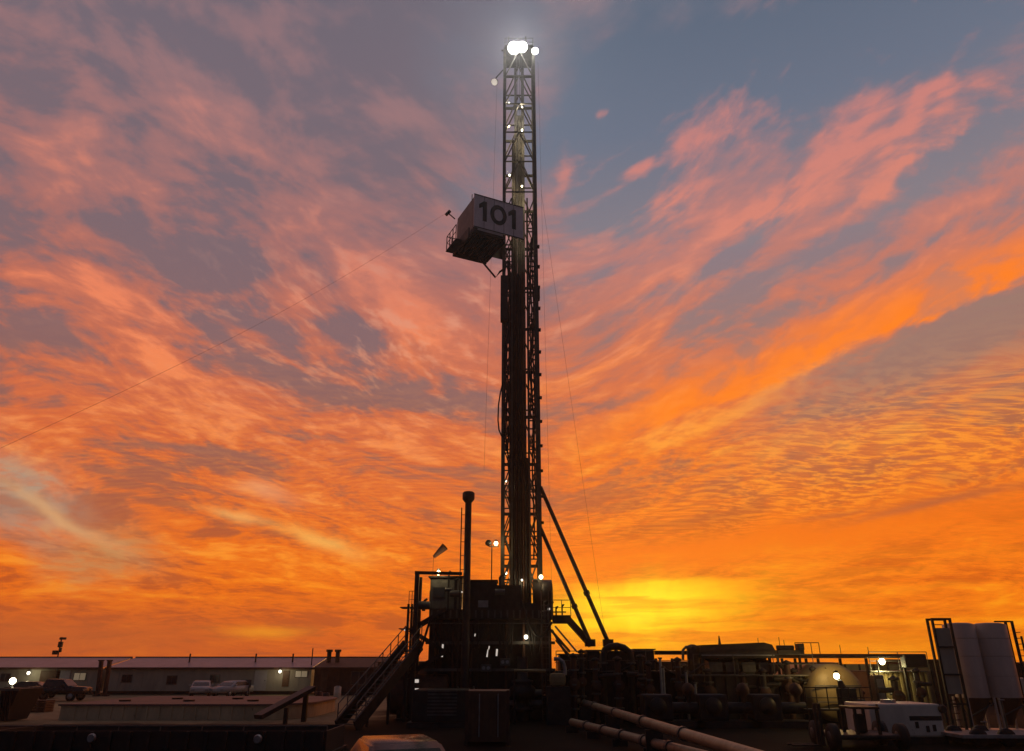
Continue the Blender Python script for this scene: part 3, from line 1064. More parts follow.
# exhaust stack
sx = at(466.5, 600, 45.5).x
sz = at(467, 499, 45.5).z
cz = at(467, 492, 45.5).z
es = thing('exhaust_stack', 'tall thin dark stack with a wide cap left of the mast', 'stack', (sx, 45.5, 0))
lean = at(468.5, 499, 45.5).x
MB().tube((sx, 45.5, 0), (lean, 45.5, sz), 0.24, 14, 0.2).build('pipe', STEEL, es)
MB().lathe((lean, 45.5, sz), [(0.2, -0.25), (0.36, -0.05), (0.38, 0.02), (0.38, cz - sz - 0.08), (0.30, cz - sz)], 'Z', 18).build('cap', STEEL, es)
m = MB()
m.tube((sx - 0.42, 45.4, 0.5), (lean - 0.40, 45.4, at(462, 508, 45.5).z), 0.035, 6)
for i in range(9):
    z = 5 + i * (sz - 6) / 8
    x = sx + (lean - sx) * z / sz
    m.tube((x - 0.42, 45.4, z), (x - 0.1, 45.45, z), 0.02, 5)
m.build('ladder', STEEL, es)

# windsock on its pole
wb = at(434, 578, 47.2)
wp = at(433.5, 557, 47.2)
ws = thing('windsock', 'small dark windsock flying over the driller cabin', 'windsock', (wp.x, 47.2, dz + 0.09))
MB().tube((wp.x, 47.2, dz + 0.09), wp + Vector((0, 0, 0.1)), 0.012, 6).build('pole', WIRE, ws)
MB().tube(wp + Vector((0.02, 0, 0)), at(445, 546.5, 47.0), 0.10, 12, 0.25, False).build('sock', SOCK, ws)

# lamp pole left of the mast foot
pb = at(491.5, 583, 48)
lpole = thing('lamp_pole', 'thin pole with a round camera and a lit lamp beside the mast', 'lamp pole', (pb.x, 48, FLOOR))
pt = at(491.5, 545, 48)
MB().tube((pb.x, 48, FLOOR + 0.002), (pb.x, 48, pt.z), 0.035, 8).build('pole', STEEL, lpole)
MB().beam((pb.x - 0.2, 48, pt.z - 0.1), (pb.x + 0.45, 48, pt.z - 0.1), 0.05).build('arm', STEEL, lpole)
MB().lathe(at(488.5, 543, 48), [(0.05, -0.2), (0.2, -0.1), (0.22, 0.02), (0.12, 0.18), (0.04, 0.2)], 'Z', 16).build('camera_dome', STEEL, lpole)
lc = at(496, 543.5, 47.9)
bulb(lpole, lc, 0.13, LAMP_Y, 'lamp')
point_light('pole_light', lc + Vector((0, -0.3, 0)), 25, (1, 0.78, 0.4), 0.1)

# platform and slanted walkway on the right of the floor
bx = thing('side_walkway', 'dark walkway sloping down to the right from the drill floor', 'walkway', (XR, 47, 2))
p0, p1, p2 = at(553, 619, 46.8), at(571, 619, 46.8), at(592, 645, 46.8)
MB().beam(p0 + Vector((0, 0.5, 0)), p1 + Vector((0, 0.5, 0)), 1.0, 0.45).build('landing', STEEL, bx)
MB().beam(p1 + Vector((-0.15, 0.5, 0)), p2 + Vector((0, 0.5, 0)), 1.0, 0.34).build('ramp', STEEL, bx)
MB().beam(at(549, 628, 46.4), at(570, 652, 46.4), 0.14).build('lower_stay', STEEL, bx)
MB().beam(at(555, 626, 46.3), at(577, 652, 46.3), 0.10).build('upper_stay', GALV, bx)
m = MB()
m.rail(p0 + Vector((0, 0, 0.2)), p1 + Vector((0, 0, 0.2)), 0.9, 3, 0.025)
m.build('handrail', STEEL2, bx)

# guy lines
for (pa, ya), (pb_, yb), lab in (
        (((447, 212.5), 47.6), ((-30, 462), 30), 'long guy line running from the racking platform far down to the left'),
        (((538, 62), 49.5), ((553, 640), 60), 'thin guy line hanging down just right of the mast from the crown'),
        (((541, 190), 50), ((606, 640), 66), 'thin slack guy line right of the mast slanting wide to the right'),
        (((497, 84), 49), ((484, 470), 52), 'thin tag line hanging left of the mast from the crown arm')):
    p, q = at(*pa, ya), at(*pb_, yb)
    pts = [p.lerp(q, i / 16) - Vector((0, 0, math.sin(math.pi * i / 16) * (0.9 if 'far down' in lab else 0.15))) for i in range(17)]
    tag(MB().path(pts, 0.006 if 'far down' in lab else 0.008, 5).build('guy_line', WIRE), lab, 'guy line', 'guy lines of the rig')

# ------------------------------------------------------------------ the camp on the left
def bunkhouse(name, label, px0, px1, Yc, depth, wall=CREAM, roof=ROOFM):
    x0, x1 = at(px0, 670, Yc).x, at(px1, 670, Yc).x
    ze, zr = at(200, 668.5, Yc).z, at(200, 657.5, Yc + depth).z
    t0 = thing(name, label, 'cabin', ((x0 + x1) / 2, Yc + depth / 2, 0))
    m = MB().box(x0, x1, Yc, Yc + depth, 0.35, ze)
    w_ = m.build('wall', wall, t0)
    m = MB()
    n_ = int((x1 - x0) / 1.2)
    for i in range(n_ + 1):
        x = x0 + (x1 - x0) * i / n_
        m.box(x - 0.03, x + 0.03, Yc - 0.025, Yc - 0.003, 0.35, ze - 0.02)
    m.build('batten', wall, w_)
    m = MB()
    m.hexa([(x0 - 0.15, Yc - 0.3, ze + 0.005), (x1 + 0.15, Yc - 0.3, ze + 0.005), (x1 + 0.15, Yc + depth, zr - 0.12), (x0 - 0.15, Yc + depth, zr - 0.12),
            (x0 - 0.15, Yc - 0.3, ze + 0.10), (x1 + 0.15, Yc - 0.3, ze + 0.10), (x1 + 0.15, Yc + depth, zr), (x0 - 0.15, Yc + depth, zr)])
    r_ = m.build('roof', roof, t0)
    MB().box(x0 - 0.2, x1 + 0.2, Yc - 0.38, Yc - 0.305, ze - 0.10, ze + 0.12).build('gutter', RUSTY, r_)
    MB().box(x0 - 0.2, x1 + 0.2, Yc + depth + 0.003, Yc + depth + 0.12, zr - 0.2, zr + 0.10).build('ridge_cap', RUSTY, r_)
    m = MB()
    m.box(x0 + 0.1, x1 - 0.1, Yc + 0.2, Yc + 0.3, 0.0, 0.345)
    m.build('skirting', STEEL, t0)
    return t0, x0, x1, ze


def opening(t0, Yc, px0, px1, py0, py1, kind='window', m_=None, lit=False):
    a, b_ = at(px0, py0, Yc), at(px1, py1, Yc)
    h = MB().box(a.x - 0.06, b_.x + 0.06, Yc - 0.06, Yc - 0.028, b_.z - 0.06, a.z + 0.06).build(kind, STEEL2 if kind == 'window' else (m_ or DOORM), t0)
    if kind == 'window':
        MB().box(a.x, b_.x, Yc - 0.075, Yc - 0.062, b_.z, a.z).build('pane', m_ or GLASS, h)
        MB().box((a.x + b_.x) / 2 - 0.025, (a.x + b_.x) / 2 + 0.025, Yc - 0.085, Yc - 0.077, b_.z, a.z).build('mullion', STEEL2, h)
    else:
        MB().box(b_.x - 0.16, b_.x - 0.06, Yc - 0.09, Yc - 0.062, (a.z + b_.z) / 2 - 0.06, (a.z + b_.z) / 2 + 0.02).build('handle', STEEL, h)
    return h


LIT_PANE = glow_mat('lit_window', (1.0, 0.72, 0.34), 0.10)
YC = 84
b1, bx0, bx1, bze = bunkhouse('site_cabin', 'cream site cabin with a pale door and a bright lamp tower before it', -75, 101, YC, 6)
opening(b1, YC, 58, 67, 671, 688, 'door')
opening(b1, YC, 42, 57, 671, 688, 'door', BROWN)
opening(b1, YC, 75, 85, 673, 680, m_=LIT_PANE)
opening(b1, YC, 2, 9, 674, 681)
bulb(b1, at(28.5, 673, YC - 0.6), 0.17, LAMP_S, 'wall_lamp')
b2, cx0, cx1, cze = bunkhouse('site_cabin', 'longest cream site cabin with white cars parked before it', 108, 311.5, YC, 6)
opening(b2, YC, 168, 176, 676, 684)
opening(b2, YC, 123, 131, 675, 682)
opening(b2, YC, 211, 219, 675, 682)
opening(b2, YC, 256, 265, 671, 690, 'door')
opening(b2, YC, 296, 307, 671, 677, m_=LIT_PANE)
opening(b2, YC, 284, 288, 671, 686, 'door', BROWN)
bulb(b2, at(280, 671.5, YC - 0.6), 0.16, LAMP_S, 'wall_lamp')
point_light('cabin_wall_light', at(280, 671.5, YC - 1.3), 25, (1, 0.8, 0.45), 0.2)
m = MB()
for px in (190, 256, 293):
    p = at(px, 657, YC + 3)
    m.tube((p.x, p.y, 2.6), (p.x, p.y, p.z + 0.35), 0.09, 8)
m.build('roof_vent', STEEL, b2)
b3, ex0_, ex1_, eze = bunkhouse('site_cabin', 'dark rust brown cabin with stub chimneys on its roof', 315, 378, YC - 2, 6, RUSTY, RUSTY)
m = MB()
for px in (329.5, 338):
    p = at(px, 652, YC + 1)
    m.tube((p.x, p.y, 2.6), (p.x, p.y, p.z), 0.24, 10)
    m.tube((p.x, p.y, p.z + 0.002), (p.x, p.y, p.z + 0.25), 0.36, 10)
m.build('chimney', STEEL, b3)
m = MB()
p = at(313, 648, YC + 1)
m.tube((p.x, p.y, 2.6), (p.x, p.y, p.z), 0.06, 8)
m.build('aerial', STEEL, b3)
opening(b3, YC - 2, 352, 366, 672, 684)
opening(b3, YC - 2, 322, 326, 671, 690, 'door', BROWN)

# two leaning dark posts between the cabins
for pxb, pxt, lab in ((98, 101.5, 'dark steel post leaning right in the gap between cream cabins'), (105, 110, 'rust coloured taller post at the left end of the longest cabin')):
    a, b_ = at(pxb, 693, 80), at(pxt, 660, 80)
    p0 = thing('steel_post', lab, 'post', (a.x, 80, 0))
    MB().beam((a.x, 80, 0), b_, 0.32).build('shaft', RUSTY, p0)
    MB().box(a.x - 0.35, a.x + 0.35, 79.7, 80.3, 0.0, 0.12).build('base_plate', STEEL, p0)
    MB().beam((b_.x - 0.3, 80, b_.z - 0.05), (b_.x + 0.3, 80, b_.z - 0.05), 0.12).build('cross_arm', STEEL, p0)

# far weather mast with boxes over the left cabin
fm = thing('antenna_mast', 'far thin mast with antenna boxes rising behind the left cabin', 'antenna mast', (at(57, 660, 110).x, 110, 0))
a, b_ = at(57, 660, 110), at(62, 637, 110)
MB().tube((a.x, 110, 0), (a.x, 110, a.z), 0.10).tube(a, b_, 0.09).build('pole', STEEL, fm)
for px, py, w, h in ((55, 652.5, 0.32, 0.28), (60.5, 644.5, 0.28, 0.38), (63, 638.5, 0.42, 0.16), (60.5, 650, 0.12, 0.3)):
    p = at(px, py, 109.8)
    MB().chbox(p.x - w, p.x + w, 109.6, 110, p.z - h, p.z + h, 0.08).build('antenna', STEEL, fm)


# cars
def car(label, x, y, rot, paint, pickup=False, L=4.6, W=1.8, glass=GLASS):
    t0 = thing('parked_car' if not pickup else 'pickup_truck', label, 'car' if not pickup else 'pickup', (0, 0, 0))
    if pickup:
        prof = [(-2.6, 0.55), (2.6, 0.55), (2.62, 0.95), (2.45, 1.12), (1.25, 1.18), (0.62, 1.74), (-0.75, 1.78), (-1.0, 1.18), (-2.6, 1.15)]
        cab = [(1.05, 1.17), (0.56, 1.66), (-0.70, 1.70), (-0.86, 1.17)]
        ax, rw = (1.65, -1.6), 0.40
    else:
        prof = [(-2.25, 0.4), (2.25, 0.4), (2.3, 0.7), (2.1, 0.92), (1.2, 1.0), (0.45, 1.44), (-1.0, 1.48), (-1.75, 1.05), (-2.25, 0.98)]
        cab = [(1.0, 1.0), (0.40, 1.37), (-0.95, 1.41), (-1.55, 1.03)]
        ax, rw = (1.4, -1.35), 0.33
    m = MB()
    bm = bmesh.new()
    vs = [bm.verts.new((u, -W / 2, z)) for u, z in prof]
    f = bm.faces.new(vs)
    ex = bmesh.ops.extrude_face_region(bm, geom=[f])
    for v in ex['geom']:
        if isinstance(v, bmesh.types.BMVert):
            v.co.y = W / 2
    bmesh.ops.recalc_face_normals(bm, faces=bm.faces[:])
    for v in bm.verts:
        if v.co.z > 1.25:
            v.co.y *= 0.84
    bmesh.ops.bevel(bm, geom=bm.edges[:], offset=0.06, segments=2, affect='EDGES')
    bm.verts.index_update()
    m._add([v.co.copy() for v in bm.verts], [[v.index for v in f.verts] for f in bm.faces], True)
    bm.free()
    m.build('body', paint, t0)
    for s in (-1, 1):
        poly = [(u, s * (W / 2 + 0.004 if z < 1.25 else W / 2 * 0.86 + 0.0), z) for u, z in cab]
        MB().prism(poly, (0, s * 0.012, 0)).build('side_window', GLASS, t0)
        for u in ax:
            w = MB().lathe((u, s * (W / 2 - 0.1), rw), [(rw * 0.6, -0.11), (rw, -0.08), (rw, 0.08), (rw * 0.6, 0.11)], 'Y', 20).build('wheel', BLACK, t0)
            MB().lathe((u, s * (W / 2 - 0.1), rw), [(0.03, -0.125), (rw * 0.58, -0.115), (rw * 0.58, 0.115), (0.03, 0.125)], 'Y', 16).build('rim', GALV, w)
        MB().box(prof[2][0] - 0.10, prof[2][0] + 0.012, s * W * 0.34 - 0.16, s * W * 0.34 + 0.16, prof[2][1] - 0.12, prof[2][1] + 0.02).build('headlight', GALV, t0)
        MB().chbox(0.75, 0.95, s * (W / 2 + 0.14) - 0.1, s * (W / 2 + 0.14) + 0.1, prof[4][1] + 0.0, prof[4][1] + 0.17, 0.03).build('mirror', paint, t0)
    a_, b_ = (prof[4], prof[5])
    MB().hexa([(a_[0] - 0.08, -W * 0.42, a_[1] + 0.03), (a_[0] - 0.08, W * 0.42, a_[1] + 0.03), (b_[0] + 0.02, W * 0.37, b_[1] - 0.08), (b_[0] + 0.02, -W * 0.37, b_[1] - 0.08),
               (a_[0] - 0.03, -W * 0.42, a_[1] + 0.06), (a_[0] - 0.03, W * 0.42, a_[1] + 0.06), (b_[0] + 0.07, W * 0.37, b_[1] - 0.05), (b_[0] + 0.07, -W * 0.37, b_[1] - 0.05)]).build('windscreen', glass, t0)
    t0.location = (x, y, 0)
    t0.rotation_euler = (0, 0, rot)
    return t0


car('white sedan parked before the longest cabin, left one of the pair', at(201, 690, 79).x, 79, -1.25, CARW)
car('white hatchback parked right of the other white car before the cabin', at(232, 690, 79).x, 79, -1.9, CARW)
c3 = car('dark pickup parked in front of the left cabin near the bright lamp', at(58, 690, 70).x, 70, 0.0, CARD, True)
c3 = car('dark sedan parked behind the dark pickup at the left cabin', at(33, 690, 75).x, 75, 0.1, CARD)
p = gnd(402, 751)
c4 = car('dark glossy sedan parked nose on in the dark below the rig stairs', at(402, 740, 17.9).x, 17.9, -math.pi / 2 + 0.35, CARD, glass=DUSTY)

# notice board beside the white cars
p = at(246, 684, 80)
nb = thing('notice_board', 'small dark notice board on legs right of the white cars', 'sign', (p.x, 80, 0))
for s in (-1, 1):
    MB().beam((p.x + s * 0.35, 80, 0), (p.x + s * 0.35, 80, p.z), 0.08).build('leg', STEEL, nb)
MB().box(p.x - 0.55, p.x + 0.55, 79.93, 79.955, p.z - 0.35, p.z + 0.40).build('board', STEEL2, nb)

# light tower on the left
p = at(14, 681, 62)
q = at(10, 718, 47)
lt = thing('light_tower', 'portable light tower shining a bright lamp at the left edge', 'light tower', (p.x, 62, 0))
MB().chbox(p.x - 0.8, p.x + 0.8, 61.4, 63.2, 0.45, 1.25, 0.08).build('engine_cover', TANK, lt)
for s in (-1, 1):
    w = MB().lathe((p.x + s * 0.95, 62.3, 0.35), [(0.1, -0.1), (0.35, -0.1), (0.35, 0.1), (0.1, 0.1)], 'X', 18).build('wheel', BLACK, lt)
MB().tube((p.x, 62, 1.252), (p.x, 62, p.z + 0.1), 0.06).build('mast', GALV, lt)
flood(lt, p + Vector((0, -0.15, 0)), (0.25, -1, 0.05), 0.26, LAMP_A, 'lamp')
point_light('tower_light', p + Vector((0.05, -0.7, 0.1)), 60, (1.0, 0.95, 0.7), 0.2)
point_light('cabin_front_light', at(28.5, 673, YC - 1.3), 26, (1.0, 0.9, 0.5), 0.2)

# dark skip bin under the tower
a, b_ = at(-6, 722, 45), at(20, 694, 45)
sk = thing('waste_skip', 'dark steel skip with sloping ends under the bright lamp', 'skip', ((a.x + b_.x) / 2, 45, 0))
xx0, xx1 = a.x, b_.x
MB().hexa([(xx0, 45, 0.05), (xx1 - 0.5, 45, 0.05), (xx1 - 0.5, 47, 0.05), (xx0, 47, 0.05), (xx0 + 0.1, 44.8, 1.7), (xx1, 44.8, 1.7), (xx1, 47.2, 1.7), (xx0 + 0.1, 47.2, 1.7)]).build('body', BLACK, sk)
MB().box(xx0 - 0.1, xx1 + 0.1, 44.68, 44.797, 1.6, 1.74).build('rim', STEEL2, sk)
m = MB()
for i in range(4):
    x = xx0 + 0.25 + i * (xx1 - xx0 - 0.6) / 3
    m.beam((x, 44.95, 0.1), (x, 44.74, 1.6), 0.1)
m.build('rib', STEEL, sk)

# long low flat topped tank before the cabins, its right end rounded
ky0, ky1 = 46.6, 58.0
kx0, kx1 = at(60, 712, ky0).x, at(302, 712, ky0).x
kz = 0.84
kt = thing('covered_tank', 'long low tank with pale sides, flat brown cover and rounded right end', 'tank', ((kx0 + kx1) / 2, 52, 0))


def rounded(grow, z):
    pts = [(kx0 - grow, ky0 - grow, z)]
    rr = 3.2
    for i in range(13):
        a = -math.pi / 2 + math.pi / 2 * i / 12
        pts.append((kx1 - rr + (rr + grow) * math.cos(a), ky0 + rr + (rr + grow) * math.sin(a), z))
    for i in range(13):
        a = math.pi / 2 * i / 12
        pts.append((kx1 - rr + (rr + grow) * math.cos(a), ky1 - rr + (rr + grow) * math.sin(a), z))
    pts.append((kx0 - grow, ky1 + grow, z))
    return pts


MB().prism(rounded(0, 0.0), (0, 0, kz - 0.10)).build('side', PANEL_TAN, kt)
MB().prism(rounded(0.12, kz - 0.098), (0, 0, 0.098)).build('cover', COVER, kt)
m = MB()
for i in range(15):
    x = kx0 + 0.8 + i * (kx1 - kx0 - 4.2) / 14
    m.box(x, x + 0.09, ky0 - 0.07, ky0 - 0.003, 0.0, kz - 0.12)
m.build('rib', PANEL_TAN, kt)
m = MB()
for i in range(5):
    x = kx0 + 2 + i * (kx1 - kx0 - 6) / 4
    m.tube((x, 50 + (i % 2) * 3, kz), (x, 50 + (i % 2) * 3, kz + 0.10), 0.35, 16)
m.build('manhole', STEEL, kt)
# a stack of pallets and some drums on the pale ground
pl = gnd(40, 712)
pt_ = thing('pallet_stack', 'short stack of wooden pallets on pale ground left of the low tank', 'pallets', (pl.x, pl.y, 0))
for q in range(5):
    m = MB()
    for i in range(5):
        m.box(pl.x - 0.6, pl.x + 0.6, pl.y - 0.5 + i * 0.23, pl.y - 0.38 + i * 0.23, q * 0.15 + 0.11, q * 0.15 + 0.135)
    for x in (-0.55, 0, 0.45):
        m.box(pl.x + x, pl.x + x + 0.1, pl.y - 0.5, pl.y + 0.54, q * 0.15 + 0.001, q * 0.15 + 0.108)
    m.build('pallet', BROWN, pt_)
for i, (px, py) in enumerate(((318, 703), (325, 705))):
    p = gnd(px, py)
    o = thing('steel_drum', ('rusty steel drum on the pale ground, left of the darker drum', 'dark steel drum on the pale ground, right of the rusty drum')[i], 'drum', (p.x, p.y, 0))
    MB().lathe((p.x, p.y, 0), [(0.27, 0.0), (0.29, 0.03), (0.28, 0.3), (0.30, 0.32), (0.28, 0.34), (0.28, 0.58), (0.30, 0.60), (0.28, 0.62), (0.29, 0.87), (0.25, 0.88)], 'Z', 20).build('barrel', RUSTY if i == 0 else STEEL, o)
    MB().tube((p.x + 0.14, p.y, 0.881), (p.x + 0.14, p.y, 0.91), 0.04, 8).build('bung', GALV, o)

# long dark open tank in the foreground with a thin rail
fx0, fx1 = at(18, 735, 30).x, at(336, 735, 30).x
fy0, fy1 = 28.5, 31.5
fz = at(180, 731, fy0).z
ft = thing('water_tank', 'long black open tank with a thin top rail across the foreground', 'tank', ((fx0 + fx1) / 2, 30, 0))
m = MB()
m.box(fx0, fx1, fy0, fy0 + 0.06, 0.1, fz).box(fx0, fx1, fy1 - 0.06, fy1, 0.1, fz).box(fx0, fx0 + 0.06, fy0 + 0.062, fy1 - 0.062, 0.1, fz).box(fx1 - 0.06, fx1, fy0 + 0.062, fy1 - 0.062, 0.1, fz)
m.box(fx0 + 0.062, fx1 - 0.062, fy0 + 0.062, fy1 - 0.062, 0.1, 0.18)
m.build('shell', BLACK, ft)
m = MB()
for i in range(18):
    x = fx0 + 0.1 + i * (fx1 - fx0 - 0.3) / 17
    m.box(x, x + 0.1, fy0 - 0.09, fy0 - 0.003, 0.1, fz - 0.02)
m.build('rib', STEEL, ft)
zr = at(180, 726, fy0).z
m = MB().rail((fx0, fy0, fz), (fx1, fy0, fz), zr - fz, 9, 0.022, False)
m.build('rail', STEEL2, ft)
m = MB().box(fx0 - 0.1, fx1 + 0.1, fy0 - 0.1, fy1 + 0.1, 0.0, 0.098)
m.build('skid', STEEL, ft)
for px, py in ((92, 738), (258, 739)):
    p = at(px, py, fy0 - 0.15)
    MB().lathe((p.x, fy0 - 0.20, p.z), [(0.12, -0.05), (0.15, 0.0), (0.15, 0.05), (0.08, 0.10)], 'Y', 14).build('valve', GALV, ft)

# stairs and rails climbing to the drill floor
s0, s1 = at(346, 727, 40), at(413, 645, 45.6)
st = thing('access_stairs', 'dark steel stairs with twin handrails climbing right to the rig', 'stairs', (s0.x, s0.y, 0))
d_ = s1 - s0
w_ = Vector((d_.y, -d_.x, 0)).normalized() * 0.55
for s in (-1, 1):
    MB().beam(s0 + w_ * s, s1 + w_ * s, 0.10, 0.62).build('stringer', STEEL, st)
m = MB()
for i in range(20):
    c = s0.lerp(s1, (i + 0.5) / 20)
    dn = Vector((d_.x, d_.y, 0)).normalized() * 0.14
    m.hexa([c - dn - w_ * 0.9, c + dn - w_ * 0.9, c + dn + w_ * 0.9, c - dn + w_ * 0.9] + [p + Vector((0, 0, 0.04)) for p in (c - dn - w_ * 0.9, c + dn - w_ * 0.9, c + dn + w_ * 0.9, c - dn + w_ * 0.9)])
m.build('tread', STEEL2, st)
for s in (-1, 1):
    MB().rail(s0 + w_ * s, s1 + w_ * s, 1.05, 9, 0.03).build('handrail', STEEL2, st)
for px in (0.3, 0.62, 0.9):
    c = s0.lerp(s1, px)
    MB().beam((c.x, c.y, 0), (c.x, c.y, c.z - 0.15), 0.14).build('support', STEEL, st)
g0, g1 = at(258, 717, 42.5), at(312, 688, 45.2)
cv = thing('loading_ramp', 'dark narrow ramp sloping up right over the pale ground', 'ramp', (g0.x, g0.y, 0))
MB().beam(g0, g1, 0.7, 0.22).build('deck', STEEL, cv)
MB().beam((g1.x - 0.3, g1.y, 0), (g1.x - 0.3, g1.y, g1.z - 0.1), 0.25).build('support', STEEL, cv)
MB().beam((g0.x + 1.2, g0.y + 0.9, 0), (g0.x + 1.2, g0.y + 0.9, g0.z + 0.4), 0.2).build('support', STEEL, cv)
p = gnd(337, 698)
br = thing('white_drum', 'white plastic drum standing on pale ground beside the stairs', 'drum', (p.x, p.y, 0))
MB().lathe((p.x, p.y, 0), [(0.30, 0.0), (0.34, 0.05), (0.34, 0.4), (0.36, 0.45), (0.34, 0.5), (0.34, 0.95), (0.30, 1.0)], 'Z', 20).build('barrel', WHITE, br)
MB().lathe((p.x, p.y, 1.002), [(0.2, 0), (0.2, 0.06), (0.05, 0.07)], 'Z', 16).build('lid', GALV, br)
# small upright lamps or markers in the foreground
p = at(258, 741, 27.9)

# dark machinery that fills the space left of the rig foot
a, b_ = at(428, 690, 41), at(466, 740, 41)
pk = thing('power_unit', 'dark boxy power unit on a skid before the rig foot', 'power unit', ((a.x + b_.x) / 2, 42, 0))
MB().chbox(a.x - 0.8, b_.x, 41, 44.5, 0.25, a.z, 0.07).build('housing', STEEL, pk)
MB().box(a.x - 1.0, b_.x + 0.2, 40.8, 44.7, 0.0, 0.248).build('skid', STEEL, pk)
m = MB()
for i in range(8):
    z = 0.6 + i * 0.16
    m.beam((a.x, 40.97, z), (b_.x - 0.5, 40.97, z), 0.05, 0.08)
m.build('louvre', STEEL2, pk)
a, b_ = at(352, 705, 42), at(408, 740, 42)
hp = thing('hydraulic_unit', 'low dark reddish hydraulic tank beneath the stairs', 'tank', ((a.x + b_.x) / 2, 43, 0))
MB().lathe((a.x + 1.0, 47.2, 1.35), [(0.3, 0), (1.05, 0.15), (1.1, 0.4), (1.1, 3.3), (1.05, 3.55), (0.3, 3.7)], 'X', 26).build('shell', RUSTY, hp)
for dx_ in (1.7, 3.7):
    MB().box(a.x + dx_, a.x + dx_ + 0.2, 46.5, 47.9, 0.0, 0.6).build('saddle', STEEL, hp)

# ribbed brown container in front of the rig
cxa, cxb = at(466, 700, 32.5).x, at(509, 700, 32.5).x
cz = at(490, 691, 32.5).z
sc = thing('shipping_container', 'rust brown ribbed container end standing in front of the rig', 'container', ((cxa + cxb) / 2, 35, 0))
MB().box(cxa, cxb, 32.5, 35.0, 0.12, cz).build('body', BROWN, sc)
m = MB()
n = 11
for i in range(n):
    x = cxa + 0.1 + i * (cxb - cxa - 0.28) / (n - 1)
    m.box(x, x + 0.09, 32.44, 32.497, 0.25, cz - 0.15)
m.build('rib', BROWN, sc)
for x in (cxa - 0.02, cxb - 0.10):
    MB().box(x, x + 0.12, 32.38, 32.43, 0.0, cz + 0.03).build('corner_post', RUSTY, sc)
m = MB()
for i in range(2):
    x = cxa + 0.55 + i * 0.75
    m.tube((x, 32.36, 0.3), (x, 32.36, cz - 0.1), 0.025, 6)
m.build('lock_rod', GALV, sc)

# ------------------------------------------------------------------ mud system on the right
def tank_box(name, label, px0, px1, py_top, Y0, depth, mat_, rails=True, ribs=12, cat='tank'):
    x0, x1 = at(px0, py_top, Y0).x, at(px1, py_top, Y0).x
    z = at(px0, py_top, Y0).z
    t0 = thing(name, label, cat, ((x0 + x1) / 2, Y0 + depth / 2, 0))
    MB().box(x0, x1, Y0, Y0 + depth, 0.2, z).build('shell', mat_, t0)
    m = MB()
    for i in range(ribs):
        x = x0 + 0.02 + i * (x1 - x0 - 0.16) / (ribs - 1)
        m.box(x, x + 0.12, Y0 - 0.12, Y0 - 0.003, 0.2, z - 0.03)
    m.build('rib', mat_, t0)
    MB().box(x0 - 0.1, x1 + 0.1, Y0 - 0.16, Y0 + depth, 0.0, 0.197).build('skid', STEEL, t0)
    MB().box(x0 - 0.05, x1 + 0.05, Y0 - 0.5, Y0 + depth + 0.05, z + 0.003, z + 0.07).build('walkway', STEEL2, t0)
    if rails:
        MB().rail((x0, Y0 - 0.45, z + 0.07), (x1, Y0 - 0.45, z + 0.07), 1.05, max(3, int((x1 - x0) / 1.6)), 0.025).build('handrail', STEEL2, t0)
    return t0, x0, x1, z


mt, mx0, mx1, mz = tank_box('mud_tank', 'long dark ribbed mud tank running right from the rig', 556, 690, 672, 45.5, 3, STEEL)
m2, nx0, nx1, nz = tank_box('mud_tank', 'dark ribbed mud tank under the roofed shaker house', 693, 812, 676, 44.0, 3, STEEL)
m3, ox0, ox1, oz = tank_box('mud_tank', 'lamp lit yellowish tank with railings left of the silos', 868, 926, 672, 47.5, 3, TANK)
# roofed shaker house
h0, h1 = at(702, 650, 44.6).x, at(769, 650, 44.6).x
zt_, zb_ = at(735, 642.5, 44.6).z, at(735, 663, 44.6).z
sh = thing('shaker_house', 'dark roofed shaker house standing above the mud tanks', 'shaker house', ((h0 + h1) / 2, 46, nz))
xr = at(777, 656, 44.6).x
zl = at(770, 656, 44.6).z
m = MB()
m.prism([(h0 - 0.1, 44.4, zt_ - 0.14), (h1 - 0.3, 44.4, zt_), (h1 + 0.15, 44.4, zt_ - 0.12), (xr, 44.4, zl), (xr - 0.25, 44.4, zl - 0.12), (h0 - 0.1, 44.4, zl - 0.12)], (0, 3.0, 0))
m.build('roof', STEEL, sh)
for x in (h0, (h0 + h1) / 2, h1):
    MB().beam((x, 44.7, nz + 0.07), (x, 44.7, zl - 0.122), 0.14).build('post', STEEL, sh)
    MB().beam((x, 47.1, nz + 0.07), (x, 47.1, zl - 0.122), 0.14).build('post', STEEL, sh)
MB().beam((h0 - 0.1, 44.36, at(700, 655, 44.36).z), (h1 + 0.2, 44.36, at(700, 655, 44.36).z), 0.05, 0.09).build('fascia', GALV, sh)
MB().box(h0 + 0.1, h1 - 0.1, 46.9, 46.95, nz + 0.07, zl - 0.125).build('back_sheet', RUSTY, sh)
p = at(720, 637.5, 44.6)
MB().tube((p.x, 44.8, zt_ - 0.1), (p.x, 44.8, p.z + 0.1), 0.09, 8, 0.03).build('vent', STEEL, sh)
